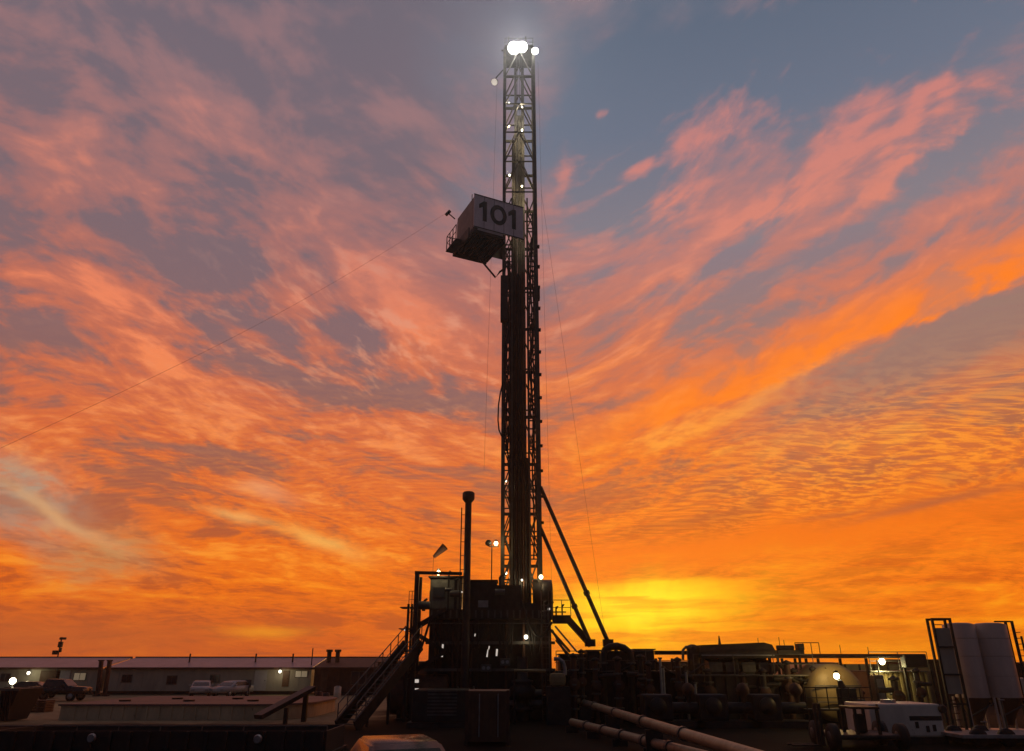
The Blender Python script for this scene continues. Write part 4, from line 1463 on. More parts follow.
for i in range(4):
    x = h0 + 0.4 + i * (h1 - h0 - 0.6) / 3.4
    s_ = thing('shale_shaker', 'dark vibrating shaker screen unit under the shaker house roof', 'shaker', (x + 0.4, 45.3, nz + 0.07), 'shakers under the roof')
    MB().hexa([(x, 44.9, nz + 0.22), (x + 0.75, 44.9, nz + 0.22), (x + 0.75, 46.3, nz + 0.42), (x, 46.3, nz + 0.42), (x, 44.9, nz + 0.72), (x + 0.75, 44.9, nz + 0.72), (x + 0.75, 46.3, nz + 0.95), (x, 46.3, nz + 0.95)]).build('basket', STEEL2, s_)
    MB().tube((x + 0.1, 45.5, nz + 1.02), (x + 0.65, 45.5, nz + 1.02), 0.14, 12).build('motor', STEEL, s_)
    MB().box(x + 0.05, x + 0.7, 44.95, 46.3, nz + 0.075, nz + 0.215).build('base', STEEL, s_)
# tall box left of the shaker house
a, b_ = at(690, 644.5, 44.8), at(700, 676, 44.8)
ck = thing('degasser', 'tall dark degasser vessel at the left end of the shaker house', 'vessel', ((a.x + b_.x) / 2, 45.2, nz))
MB().lathe(((a.x + b_.x) / 2, 45.2, nz + 0.07), [(0.2, 0), (0.34, 0.1), (0.34, a.z - nz - 0.25), (0.24, a.z - nz - 0.1), (0.1, a.z - nz - 0.05)], 'Z', 18).build('vessel', STEEL, ck)
MB().path([at(683, 660, 44.9), at(683, 650, 44.9), at(686, 647, 44.9), at(692, 647, 44.9)], 0.08).build('pipe', STEEL2, ck)

# long pipe bridge with posts
zb0 = at(800, 656.5, 46.2).z
q0, q1 = at(655, 655, 46.2).x, at(916, 655, 46.2).x
pbg = thing('pipe_bridge', 'long dark overhead pipe bridge on posts reaching toward the silos', 'pipe bridge', ((q0 + q1) / 2, 46.2, 0))
MB().box(q0, at(691, 653, 46.2).x, 45.98, 46.4, at(670, 652.5, 46.2).z - 0.12, at(670, 652.5, 46.2).z + 0.06).build('beam', STEEL, pbg)
MB().box(at(770, 655, 46.2).x, q1, 45.98, 46.4, zb0 - 0.09, zb0 + 0.14).build('beam', STEEL, pbg)
for px in (656, 672, 689, 782, 795, 806, 818, 840, 866, 903, 914):
    x = at(px, 660, 46.2).x
    MB().beam((x, 46.2, 0), (x, 46.2, zb0 - 0.1), 0.13).build('post', STEEL, pbg)
m = MB()
for i in range(3):
    m.tube((at(772, 655, 46).x, 45.8 - i * 0.16, zb0 + 0.02), (q1 - 0.2, 45.8 - i * 0.16, zb0 + 0.02), 0.06, 8)
m.build('pipe', RUSTY, pbg)
m = MB().rail((at(797, 655, 46.0).x, 46.1, zb0 + 0.14), (at(821, 655, 46.0).x, 46.1, zb0 + 0.14), 0.62, 4, 0.025, False)
m.build('handrail', STEEL, pbg)
p = at(908, 661, 45.8)
MB().chbox(p.x - 0.5, p.x + 0.75, 45.1, 45.7, p.z - 0.35, p.z + 0.38, 0.05).build('valve_box', STEEL, pbg)
m = MB()
for px, py in ((779, 637), (784, 640), (840, 645), (868, 647), (758, 638)):
    p = at(px, py, 46.2)
    m.tube((p.x, 46.25, zb0), (p.x, 46.25, p.z), 0.02, 6)
m.build('aerial', WIRE, pbg)
# centrifuge block with a small cube
p = at(792, 648.5, 45)
cf = thing('centrifuge', 'small dark centrifuge with an upright motor beside the shaker roof', 'centrifuge', (p.x, 45, 0))
a, b_ = at(777, 650, 45), at(803, 653, 45)
MB().box(a.x, b_.x, 44.9, 46.0 - 0.03, b_.z - 0.1, a.z).build('bed', STEEL, cf)
MB().tube((a.x + 0.1, 45.3, a.z + 0.13), (b_.x - 0.4, 45.3, a.z + 0.13), 0.13, 12).build('drum', STEEL, cf)
a = at(801, 647, 45)
MB().chbox(a.x - 0.15, a.x + 0.2, 45.0, 45.5, at(801, 650, 45).z + 0.002, at(801, 643.5, 45).z, 0.04).build('motor', STEEL, cf)
for x in (at(779, 650, 45).x, at(801, 650, 45).x):
    MB().beam((x, 45.4, 0.0), (x, 45.4, b_.z - 0.1), 0.12).build('leg', STEEL, cf)

# equipment between the rig and the shakers
p = at(618, 648, 45)
gs = thing('gooseneck_pipe', 'dark arched gooseneck pipe rising over the mud tank by the braces', 'pipe', (p.x, 45, 0))
MB().path([at(603, 676, 45.2), at(603, 655, 45.2), at(605, 650, 45.2), at(610, 647, 45.2), at(617, 646, 45.2), at(624, 648, 45.2), at(629, 652, 45.2), at(631, 658, 45.2), at(631, 676, 45.2)], 0.2, 12).build('bend', STEEL, gs)
for px in (603, 631):
    q = at(px, 664, 45.2)
    MB().tube(q, q + Vector((0, 0, 0.12)), 0.29, 14).build('flange', STEEL2, gs)
    MB().tube((q.x, 45.2, 0), at(px, 676, 45.2), 0.19, 12).build('riser', STEEL, gs)
for px0, px1, py0, lab in ((560, 586, 655, 'dark motor house on the mud tank close beside the rig'), (587, 600, 651, 'narrow dark control box between rig braces and gooseneck pipe'), (634, 654, 650, 'dark square pump house on the mud tank right of the gooseneck')):
    a, b_ = at(px0, py0, 46), at(px1, py0, 46)
    t0 = thing('pump_house', lab, 'pump house', ((a.x + b_.x) / 2, 47, mz))
    MB().chbox(a.x, b_.x, 46, 48, mz + 0.08, a.z, 0.06).build('wall', STEEL, t0)
    MB().box(a.x - 0.08, b_.x + 0.08, 45.9, 48.1, a.z + 0.002, a.z + 0.07).build('roof', STEEL2, t0)
    MB().box(a.x + 0.12, a.x + (b_.x - a.x) * 0.6, 45.95, 45.998, mz + 0.15, a.z - 0.25).build('door', RUSTY, t0)
# bright slim posts, risers and pumps seen in front of the tanks
rng = random.Random(11)
for px, p0_, p1_, lab in ((660, 659, 680, 'slim pale riser pipe before the long mud tank'), (663, 668, 692, 'short grey riser pipe leaning by the mud tank'),
                          (686, 672, 694, 'grey riser pipe left of the shaker house'), (695, 684, 696, 'stub pale pipe below the degasser')):
    a, b_ = at(px, p0_, 43.2), at(px + 1, p1_, 43.2)
    o = thing('riser_pipe', lab, 'pipe', (b_.x, 43.2, 0))
    MB().tube((b_.x, 43.2, 0), a, 0.07, 8).build('pipe', GALV, o)
    MB().tube(a, a + Vector((0, 0, 0.08)), 0.12, 10).build('flange', STEEL2, o)
for i, (px, py, lab) in enumerate(((668, 690, 'mud pump with a round dark drum, leftmost before the tanks'), (722, 688, 'mud pump with a round dark drum below the shaker house'),
                                   (775, 690, 'mud pump with a round dark drum before the pipe bridge'))):
    p = at(px, py, 41.5)
    t0 = thing('mud_pump', lab, 'pump', (p.x, 41.5, 0), 'mud pumps before the tanks')
    MB().box(p.x - 1.6, p.x + 1.6, 40.8, 42.4, 0, 0.3).build('skid', STEEL, t0)
    MB().chbox(p.x - 1.4, p.x + 0.1, 40.95, 42.2, 0.302, 1.55, 0.12).build('gear_case', STEEL, t0)
    MB().tube((p.x + 0.1, 41.3, 0.9), (p.x + 1.4, 41.3, 0.9), 0.28, 12).build('fluid_end', STEEL, t0)
    MB().lathe((p.x - 0.7, 40.9, 1.0), [(0.1, -0.2), (0.42, -0.18), (0.42, -0.06), (0.1, -0.03)], 'Y', 22).build('sheave', STEEL, t0)
    MB().lathe((p.x + 1.0, 41.3, 1.15), [(0.1, 0), (0.14, 0.3), (0.3, 0.45), (0.34, 0.65), (0.24, 0.85), (0.05, 0.95)], 'Z', 16).build('damper', RUSTY, t0)

# lit beige pump and pale bar in front of the rig
a, b_ = at(548, 667, 43), at(568, 689, 43)
bp = thing('beige_pump', 'beige pump lit from above beside the foot of the rig', 'pump', ((a.x + b_.x) / 2, 43, 0))
MB().chbox(a.x + 0.1, b_.x - 0.1, 42.9, 43.9, at(550, 686, 43).z, at(550, 673, 43).z, 0.2).build('casing', TANK, bp)
MB().box(a.x - 0.1, b_.x + 0.1, 42.8, 44.0, 0, at(550, 686.5, 43).z).build('plinth', STEEL, bp)
MB().path([at(554, 659, 43.3), at(559, 659, 43.3), at(563, 662, 43.3), at(565, 668, 43.3), at(565, 675, 43.3)], 0.11, 10).build('discharge_bend', GALV, bp)
o = thing('steel_rail', 'pale horizontal steel rail crossing in front of the rig base', 'rail', (at(530, 671, 43.5).x, 43.5, 0))
a, b_ = at(514, 670.5, 43.5), at(546, 671, 43.5)
MB().tube(a, b_, 0.07, 8).build('bar', TANK, o)
for c in (a, b_):
    MB().tube((c.x, 43.5, 0), c, 0.05, 8).build('post', STEEL, o)
lp_ = at(530, 664, 42.2)

# two thick pale flow lines running toward the camera
for (pa, za), (pb_, zb__), r, lab in (((( 566, 697), 1.05), ((745, 753), 1.0), 0.165, 'upper thick pale pipe running down to the right foreground'),
                                      (((572, 722), 0.45), ((700, 755), 0.40), 0.165, 'lower thick pale pipe running down to the right foreground')):
    p, q = gnd(*pa, za), gnd(*pb_, zb__)
    t0 = thing('flow_line', lab, 'pipe', (p.lerp(q, 0.5).x, p.lerp(q, 0.5).y, 0), 'thick pale flow lines')
    q2 = q + (q - p) * 0.15
    MB().tube(p, q2, r, 14).build('pipe', PALEP, t0)
    n = 6
    for i in range(1, n):
        c = p.lerp(q, i / n)
        d = (q - p).normalized()
        MB().tube(c - d * 0.09, c + d * 0.09, r * 1.28, 16).build('coupling', STEEL2, t0)
    for i in range(5):
        c = p.lerp(q, i / 4.2)
        MB().box(c.x - 0.3, c.x + 0.3, c.y - 0.08, c.y + 0.08, 0, max(0.05, c.z - r - 0.003)).build('support', STEEL, t0)

# lamp lit round tank
YT = 43.0
c = at(838, 701, YT)
rad = (at(865, 701, YT).x - c.x)
c.z = max(c.z, rad + 0.12)
rt = thing('round_tank', 'tan horizontal round tank lit warmly by a lamp', 'tank', (c.x, YT + 3, 0))
MB().lathe((c.x, YT, c.z), [(0.05, -0.25), (rad * 0.5, -0.2), (rad * 0.85, -0.08), (rad, 0.06), (rad, 6.0), (rad * 0.6, 6.2)], 'Y', 40).build('shell', TANK, rt)
m = MB()
for z in (-0.45, 0.35):
    m.beam((c.x - rad * 0.86, YT - 0.33, c.z + z), (c.x + rad * 0.86, YT - 0.33, c.z + z), 0.06)
m.build('strap', STEEL2, rt)
for y in (YT + 0.8, YT + 4.8):
    MB().box(c.x - rad * 0.8, c.x + rad * 0.8, y, y + 0.25, 0, c.z - rad * 0.72).build('saddle', STEEL, rt)
l1 = at(836.5, 676, YT - 2.0)
yl = thing('yard_lamp', 'bright yard lamp on a dark post before the round tank', 'yard lamp', (l1.x, YT - 2, 0))
MB().tube((l1.x + 0.12, YT - 1.9, 0), (l1.x + 0.12, YT - 1.9, l1.z), 0.06).build('post', STEEL, yl)
bulb(yl, l1, 0.15, LAMP_A, 'lamp')
point_light('yard_light', l1 + Vector((0, 0.35, 0.5)), 120, (1.0, 0.66, 0.22), 0.15)
a = at(845, 690, YT - 2.2)
pg = thing('valve_manifold', 'dark upright valve manifold below the bright yard lamp', 'manifold', (a.x, YT - 2.2, 0))
MB().chbox(a.x - 0.4, a.x + 0.42, YT - 2.6, YT - 2.0, 0.0, at(845, 688, YT - 2.2).z, 0.06).build('body', STEEL, pg)
MB().tube((a.x - 0.15, YT - 2.3, at(845, 688, YT - 2.2).z), (a.x - 0.25, YT - 2.3, at(842, 680, YT - 2.2).z), 0.2, 10, 0.12).build('neck', STEEL, pg)
MB().tube((a.x + 0.4, YT - 2.3, 1.2), (a.x + 0.85, YT - 2.3, 1.2), 0.14, 10).build('outlet', STEEL, pg)
l2 = at(882, 661.5, 46.6)
y2 = thing('yard_lamp', 'bright yard lamp on a thin pole under the pipe bridge', 'yard lamp', (l2.x, 46.6, 0))
MB().tube((l2.x - 0.25, 46.7, 0), (l2.x - 0.25, 46.7, l2.z + 0.1), 0.04).build('post', STEEL, y2)
bulb(y2, l2, 0.17, LAMP_A, 'lamp')
point_light('bridge_light', l2 + Vector((0.05, 0.1, -0.45)), 120, (1.0, 0.86, 0.36), 0.15)
l3 = at(815.5, 674, 42.8)
for px0, px1, py0, py1, lab in ((872, 884, 675, 688, 'grey valve chest standing before the lamp lit tank'), (798, 806, 676, 690, 'small grey pump box left of the round tank')):
    a, b_ = at(px0, py0, 44.8), at(px1, py1, 44.8)
    t0 = thing('valve_chest', lab, 'chest', ((a.x + b_.x) / 2, 45, 0))
    MB().chbox(a.x, b_.x, 44.6, 45.2, 0, a.z, 0.04).build('body', STEEL2, t0)
    MB().box(a.x + 0.1, b_.x - 0.1, 44.57, 44.598, 0.5, a.z - 0.2).build('door', GALV, t0)
# sheeted screen behind, catching the lamp
a, b_ = at(830, 664, 52), at(930, 664, 52)
t0 = thing('wind_fence', 'olive sheeted fence behind the lamp lit tanks', 'fence', ((a.x + b_.x) / 2, 52, 0))
MB().box(a.x, b_.x, 52, 52.06, 0.1, a.z - 0.0).build('sheet', TANK, t0)
for i in range(8):
    x = a.x + i * (b_.x - a.x) / 7
    MB().beam((x, 51.93, 0), (x, 51.93, a.z), 0.1).build('post', STEEL, t0)

# white box body and forklift in the right foreground
YW = 33.0
a, b_ = at(868, 704, YW), at(948, 746, YW)
wt_ = thing('white_tank', 'white steel tank skid with dark stripes beside the silos', 'tank', ((a.x + b_.x) / 2, YW + 1, 0))
zz = a.z
x0, x1 = a.x, b_.x
MB().chbox(x0, x1, YW, YW + 2.4, 0.25, zz, 0.08).build('shell', WHITE, wt_)
MB().box(x0 - 0.05, x1 + 0.05, YW - 0.05, YW + 2.45, 0, 0.247).build('skid', STEEL, wt_)
a, b_ = at(909, 716, YW), at(942, 720.5, YW)
MB().box(a.x, b_.x, YW - 0.012, YW - 0.003, b_.z, a.z).build('stripe', INK, wt_)
for px, py in ((917, 725), (928, 729), (934.5, 728)):
    p = at(px, py, YW)
    MB().box(p.x - 0.07, p.x + 0.07, YW - 0.014, YW - 0.003, p.z - 0.12, p.z + 0.12).build('placard', INK, wt_)
p = at(942, 709, YW)
MB().lathe((p.x, YW - 0.02, p.z), [(0.13, -0.1), (0.17, -0.04), (0.17, 0.02)], 'Y', 14).build('hatch', STEEL, wt_)
MB().tube((x0 + 1.4, YW + 1.2, zz), (x0 + 1.4, YW + 1.2, zz + 0.12), 0.3, 16).build('manhole', GALV, wt_)
MB().tube((x0 + 0.3, YW - 0.1, 0.3), (x0 + 0.3, YW - 0.1, zz), 0.05, 8).build('sight_tube', TANK, wt_)

fx_, fy_ = at(869, 725, 30.5).x, 30.5
fk = thing('forklift', 'dark forklift with an open framed cab before the white tank', 'forklift', (fx_, fy_, 0))
ztop = at(869, 707, fy_).z
MB().chbox(fx_ - 1.25, fx_ + 1.25, fy_, fy_ + 2.4, 0.35, ztop - 0.95, 0.1).build('body', STEEL, fk)
m = MB()
for x in (fx_ - 0.42, fx_ + 0.42):
    for y in (fy_ + 0.1, fy_ + 1.3):
        m.beam((x, y, ztop - 0.95), (x, y, ztop - 0.08), 0.10)
m.box(fx_ - 0.5, fx_ + 0.5, fy_, fy_ + 1.4, ztop - 0.08, ztop)
m.build('cab_frame', STEEL, fk)
MB().chbox(fx_ - 0.2, fx_ + 0.2, fy_ + 0.7, fy_ + 0.9, ztop - 0.95, ztop - 0.28, 0.07).build('seat', BLACK, fk)
for x in (fx_ - 1.28, fx_ + 1.28):
    for y in (fy_ + 0.3, fy_ + 2.0):
        w = MB().lathe((x, y, 0.45), [(0.2, -0.16), (0.45, -0.13), (0.45, 0.13), (0.2, 0.16)], 'X', 20).build('wheel', BLACK, fk)
        MB().lathe((x, y, 0.45), [(0.05, -0.17), (0.2, -0.165), (0.2, 0.165), (0.05, 0.17)], 'X', 14).build('rim', STEEL2, w)
m = MB()
for x in (fx_ - 1.55, fx_ - 1.72):
    m.box(x - 0.05, x + 0.05, fy_ + 0.6, fy_ + 0.75, 0.1, ztop + 0.1)
m.build('mast', STEEL, fk)
m = MB()
for y in (fy_ + 0.5, fy_ + 1.0):
    m.box(fx_ - 2.8, fx_ - 1.78, y, y + 0.12, 0.1, 0.16)
m.build('fork', STEEL, fk)

# silos
YS = 38.0
zt_ = at(958, 624, YS).z
zc = at(965, 697, YS).z
zk = at(965, 722, YS).z


def silo(label, px0, px1):
    x0, x1 = at(px0, 670, YS).x, at(px1, 670, YS).x
    r = (x1 - x0) / 2
    c = ((x0 + x1) / 2, YS + r, 0)
    t0 = thing('storage_silo', label, 'silo', c, 'pair of storage silos')
    MB().lathe(c, [(r * 0.05, zt_ + 0.10), (r * 0.7, zt_ + 0.07), (r, zt_), (r, zc)], 'Z', 44).build('shell', SILO, t0)
    MB().lathe(c, [(r * 0.995, zc - 0.002), (r * 0.97, zc - 0.08), (0.22, zk), (0.2, zk - 0.2)], 'Z', 40).build('hopper', BROWN, t0)
    for s in (-1, 1):
        for y in (YS + 0.12, YS + 2 * r - 0.12):
            MB().tube((c[0] + s * r * 0.88, y, 0), (c[0] + s * r * 0.88, y, zc - 0.02), 0.06, 8).build('leg', SILO, t0)
    m = MB()
    m.beam((c[0] - r * 0.88, YS + 0.12, 0.7), (c[0] + r * 0.88, YS + 0.12, 1.3), 0.05)
    m.build('brace', STEEL2, t0)
    for fz_ in (0.28, 0.55, 0.8):
        z = zc + (zt_ - zc) * fz_
        MB().lathe(c, [(r * 1.001, z - 0.03), (r * 1.008, z), (r * 1.001, z + 0.03)], 'Z', 40).build('weld_band', SILO, t0)
    MB().lathe(c, [(r * 1.012, zc - 0.05), (r * 1.025, zc), (r * 1.012, zc + 0.05)], 'Z', 40).build('ring_beam', SILO, t0)
    MB().box(c[0] - r - 0.02, c[0] + r + 0.02, YS - 0.1, YS + 2 * r, 0, 0.10).build('base_skid', GALV, t0)
    return t0, x0, x1, r


s1_, sa0, sa1, sr = silo('pale storage silo beside the sheeted ladder tower', 961, 991)
s2_, sb0, sb1, sr = silo('pale storage silo on the right of the pair', 992, 1024)
m = MB()
x = sb1 + 0.02
for y in (YS + 0.1, YS + 0.6):
    m.beam((x, y, 0.1), (x, y, zt_ + 0.15), 0.10)
m.beam((sb0 + 0.7, YS + 0.1, zt_ + 0.12), (x, YS + 0.1, zt_ + 0.12), 0.07)
m.build('frame', STEEL, s2_)
m = MB()
x = sb1 + 0.35
for y in (YS + 0.15, YS + 0.6):
    m.beam((x, y, 0.1), (x, y, at(1013, 636, YS).z), 0.07)
for i in range(16):
    z = 0.4 + i * 0.27
    m.tube((x, YS + 0.15, z), (x, YS + 0.6, z), 0.02, 5)
m.build('ladder', STEEL, s2_)
# ladder tower, sheeted on its face
tx0, tx1 = at(937, 650, YS - 0.6).x, at(957, 650, YS - 0.6).x
tz = at(937, 618, YS - 0.6).z
lt2 = thing('ladder_tower', 'narrow sheeted ladder tower with an open top frame beside silos', 'ladder tower', ((tx0 + tx1) / 2, YS, 0))
for x in (tx0 + 0.05, tx1 - 0.05):
    for y in (YS - 0.6, YS - 0.15):
        MB().beam((x, y, 0), (x, y, tz), 0.10).build('post', STEEL, lt2)
m = MB()
for y in (YS - 0.6, YS - 0.15):
    m.beam((tx0 + 0.1, y, tz - 0.05), (tx1 - 0.1, y, tz - 0.05), 0.10)
for z in (0.25, 0.5, 0.74):
    m.beam((tx0 + 0.1, YS - 0.62, tz * z), (tx1 - 0.1, YS - 0.62, tz * z), 0.08)
m.build('cross_rail', STEEL, lt2)
zp0 = at(940, 628, YS - 0.5).z
zp1 = at(940, 694, YS - 0.5).z
MB().box(tx0 + 0.12, tx1 - 0.12, YS - 0.56, YS - 0.52, zp1, zp0).build('sheet', CREAM, lt2)  # paler colour stands in for lamp light on this sheet
m = MB()
for i in range(18):
    z = 0.3 + i * 0.28
    m.tube((tx0 + 0.3, YS - 0.3, z), (tx1 - 0.3, YS - 0.3, z), 0.02, 5)
m.build('rung', STEEL, lt2)
# low white wall of a trailer and a white tote at the right edge
a, b_ = at(962, 735, 31.5), at(1060, 735, 31.5)
t0 = thing('flatbed_trailer', 'low flatbed trailer with a pale edge under the silos', 'trailer', ((a.x + b_.x) / 2, 32.5, 0))
MB().box(a.x, b_.x, 31.5, 33.9, a.z - 0.12, a.z).build('deck', GALV, t0)
MB().box(a.x + 0.2, b_.x - 0.2, 31.9, 33.5, a.z - 0.32, a.z - 0.122).build('chassis', STEEL, t0)
for x in (a.x + 0.8, a.x + 1.9):
    for y in (31.8, 33.5):
        w = MB().lathe((x, y, 0.33), [(0.15, -0.12), (0.33, -0.1), (0.33, 0.1), (0.15, 0.12)], 'Y', 20).build('wheel', BLACK, t0)
a, b_ = at(1016, 678, 43), at(1040, 700, 43)
t0 = thing('water_tote', 'white water tote on a stand cut off at the right edge', 'tote', ((a.x + b_.x) / 2, 43.5, 0))
MB().chbox(a.x, b_.x, 43, 44.2, b_.z, a.z, 0.08).build('bottle', WHITE, t0)
m = MB()
for x in (a.x + 0.08, b_.x - 0.08):
    for y in (43.05, 44.1):
        m.beam((x, y, 0), (x, y, b_.z - 0.003), 0.1)
m.build('stand', STEEL, t0)
# slim bright valves among the dark ground kit
for px, py, lab in ((1001, 690, 'grey valve wheel between the legs of the silos'), (984, 712, 'small white valve under the left silo hopper')):
    p = at(px, py + 10, 37.2)
    t0 = thing('valve', lab, 'valve', (p.x, 37.2, 0))
    MB().tube((p.x, 37.2, 0), (p.x, 37.2, p.z), 0.05, 8).build('stem', STEEL2, t0)
    MB().lathe((p.x, 37.2, p.z), [(0.04, -0.02), (0.14, -0.02), (0.14, 0.03), (0.04, 0.03)], 'Z', 14).build('wheel', GALV, t0)
# dark tank farm further right, behind the silos, and far sheds that close the horizon
for px0, px1, py_, Yf, lab, mm in ((560, 700, 661, 70, 'far dark shed behind the mud tanks near the sunset', STEEL), (700, 840, 662, 72, 'far dark shed behind the shaker house', STEEL),
                               (905, 1010, 659, 66, 'far dark shed behind the silos', RUSTY), (1012, 1090, 662, 68, 'far dark shed at the right edge beyond the silos', STEEL),
                               (378, 470, 661, 82, 'far dark shed behind the rig stairs', RUSTY)):
    a, b_ = at(px0, py_, Yf), at(px1 - 2, py_, Yf)
    t0 = thing('storage_shed', lab, 'shed', ((a.x + b_.x) / 2, Yf, 0))
    MB().box(a.x, b_.x, Yf, Yf + 5, 0, a.z - 0.15).build('wall', mm, t0)
    MB().hexa([(a.x - 0.2, Yf - 0.2, a.z - 0.147), (b_.x + 0.2, Yf - 0.2, a.z - 0.147), (b_.x + 0.2, Yf + 5.2, a.z - 0.147), (a.x - 0.2, Yf + 5.2, a.z - 0.147),
               (a.x - 0.2, Yf - 0.2, a.z - 0.05), (b_.x + 0.2, Yf - 0.2, a.z - 0.05), (b_.x + 0.2, Yf + 2.6, a.z), (a.x - 0.2, Yf + 2.6, a.z)]).build('roof', STEEL, t0)
    m = MB()
    for i in range(3):
        x = a.x + (i + 0.5) * (b_.x - a.x) / 3
        m.box(x - 0.9, x + 0.9, Yf - 0.03, Yf - 0.003, 0.05, min(2.3, a.z - 0.4))
    m.build('door', RUSTY, t0)

# ------------------------------------------------------------------ dense pipework round the rig and the tanks
rng = random.Random(21)


def valve_stack(label, px, py, Y, w=0.5, m_=None):
    p = at(px, py, Y)
    t0 = thing('valve_stack', label, 'valve', (p.x, Y, 0), 'valve stacks along the tanks')
    MB().tube((p.x, Y, 0), (p.x, Y, p.z - 0.25), w * 0.32, 10).build('riser', m_ or STEEL, t0)
    z = 0.7
    while z < p.z - 0.5:
        MB().tube((p.x, Y, z), (p.x, Y, z + 0.09), w * 0.55, 12).build('flange', STEEL2, t0)
        z += rng.uniform(0.5, 0.8)
    MB().lathe((p.x, Y, p.z - 0.25), [(w * 0.2, 0), (w * 0.5, 0.05), (w * 0.5, 0.15), (w * 0.15, 0.22), (w * 0.12, 0.25)], 'Z', 14).build('bonnet', STEEL, t0)
    MB().lathe((p.x, Y - w * 0.4, p.z * 0.55), [(0.05, -0.05), (w * 0.62, -0.04), (w * 0.62, 0.0), (0.05, 0.02)], 'Y', 16).build('hand_wheel', RUSTY, t0)
    s = rng.choice((-1, 1))
    MB().tube((p.x, Y, p.z * 0.7), (p.x + s * w * 1.6, Y, p.z * 0.7), w * 0.25, 10).build('branch', STEEL, t0)


spots = ((573, 653, 'beside the rig foot'), (581, 649, 'by the ends of the two braces'), (595, 657, 'left of the gooseneck pipe'), (617, 656, 'inside the arch of the gooseneck pipe'),
         (640, 654, 'in front of the square pump house'), (648, 661, 'right of the square pump house'), (677, 657, 'near the slim pale riser'), (683, 663, 'before the degasser'),
         (707, 668, 'below the left post of the shaker house'), (742, 672, 'below the middle of the shaker house'), (762, 668, 'below the right post of the shaker house'),
         (786, 660, 'below the small centrifuge'), (793, 668, 'right of the centrifuge legs'), (812, 666, 'left of the lamp lit round tank'), (822, 684, 'against the left side of the round tank'),
         (861, 690, 'against the right side of the round tank'), (893, 676, 'before the lamp lit railed tank'), (915, 668, 'between the railed tank and the ladder tower'))
for px, py, where in spots:
    valve_stack('dark flanged valve stack ' + where, px, py, 43.9 + rng.uniform(-0.6, 0.5), rng.uniform(0.35, 0.6), STEEL if rng.random() < 0.6 else RUSTY)

# hoses that sag between rig and tanks
for (a_, b__, ya, yb, sag, lab) in (((556, 640), (634, 664), 46, 44.5, 1.2, 'black hose sagging from the rig floor to the square pump house'),
                                    ((552, 630), (602, 668), 45.8, 44.3, 0.9, 'black hose sagging from the rig to the gooseneck pipe'),
                                    ((654, 660), (704, 664), 44.2, 44.2, 0.7, 'black hose sagging between mud tank and shaker house'),
                                    ((776, 662), (826, 668), 44.0, 43.0, 0.8, 'black hose sagging from shaker house to the round tank'),
                                    ((430, 620), (404, 668), 45.0, 45.0, 0.8, 'black hose sagging down the left side of the rig'),
                                    ((521, 600), (552, 622), 46.4, 46.4, 1.4, 'black hose drooping over the front edge of the drill floor')):
    p, q = at(*a_, ya), at(*b__, yb)
    pts = [p.lerp(q, i / 14) - Vector((0, 0, math.sin(math.pi * i / 14) * sag)) for i in range(15)]
    tag(MB().path(pts, 0.07, 8).build('hose', BLACK), lab, 'hose')

# small steelwork on the rig itself
m = MB()
for i in range(7):
    x = XL + 0.5 + i * 1.05
    m.tube((x, YF - 0.3, 1.3), (x, YF - 0.3, FLOOR - 0.7), 0.05 + 0.02 * (i % 3), 8)
m.build('pipe', RUSTY, sub)
m = MB()
for z in (2.6, 4.1):
    m.box(XL - 0.1, XR + 0.1, YF - 0.42, YF - 0.18, z, z + 0.16)
m.build('floor_beam', STEEL2, sub)
bop = thing('blowout_preventer', 'dark flanged blowout preventer stack under the drill floor', 'blowout preventer', (0.6, YF - 0.9, 0))
MB().lathe((0.6, YF - 1.1, 0), [(0.45, 0.0), (0.45, 0.5), (0.62, 0.55), (0.62, 0.7), (0.4, 0.75), (0.4, 1.1), (0.7, 1.15), (0.75, 1.7), (0.5, 1.9), (0.62, 2.0), (0.62, 2.12), (0.3, 2.2), (0.3, 3.4)], 'Z', 22).build('body', STEEL, bop)
for z in (0.9, 1.45):
    MB().tube((-0.5, YF - 1.1, z), (1.7, YF - 1.1, z), 0.2, 12).build('ram', STEEL2, bop)
# ladder, reels and a tool rack on the front of the substructure
ld = thing('side_ladder', 'caged ladder up the front right corner of the rig base', 'ladder', (XR - 0.5, YF - 0.5, 0))
m = MB()
for x in (XR - 0.7, XR - 0.25):
    m.tube((x, YF - 0.55, 0), (x, YF - 0.55, FLOOR + 1.0), 0.03, 6)
for i in range(22):
    m.tube((XR - 0.7, YF - 0.55, 0.3 + i * 0.3), (XR - 0.25, YF - 0.55, 0.3 + i * 0.3), 0.016, 5)
m.build('rails', STEEL2, ld)
rl = thing('hose_reel', 'dark hose reel standing at the foot of the rig', 'reel', (-2.6, 44.6, 0))
MB().lathe((-3.1, 44.6, 1.0), [(0.15, 0), (0.85, 0.02), (0.85, 0.1), (0.5, 0.12), (0.55, 0.5), (0.5, 0.9), (0.85, 0.92), (0.85, 1.0), (0.15, 1.02)], 'X', 24).build('drum', STEEL, rl)
for x in (-3.2, -2.0):
    MB().beam((x, 44.1, 0), (x, 44.6, 1.0), 0.1).beam((x, 45.1, 0), (x, 44.6, 1.0), 0.1).build('leg', RUSTY, rl)
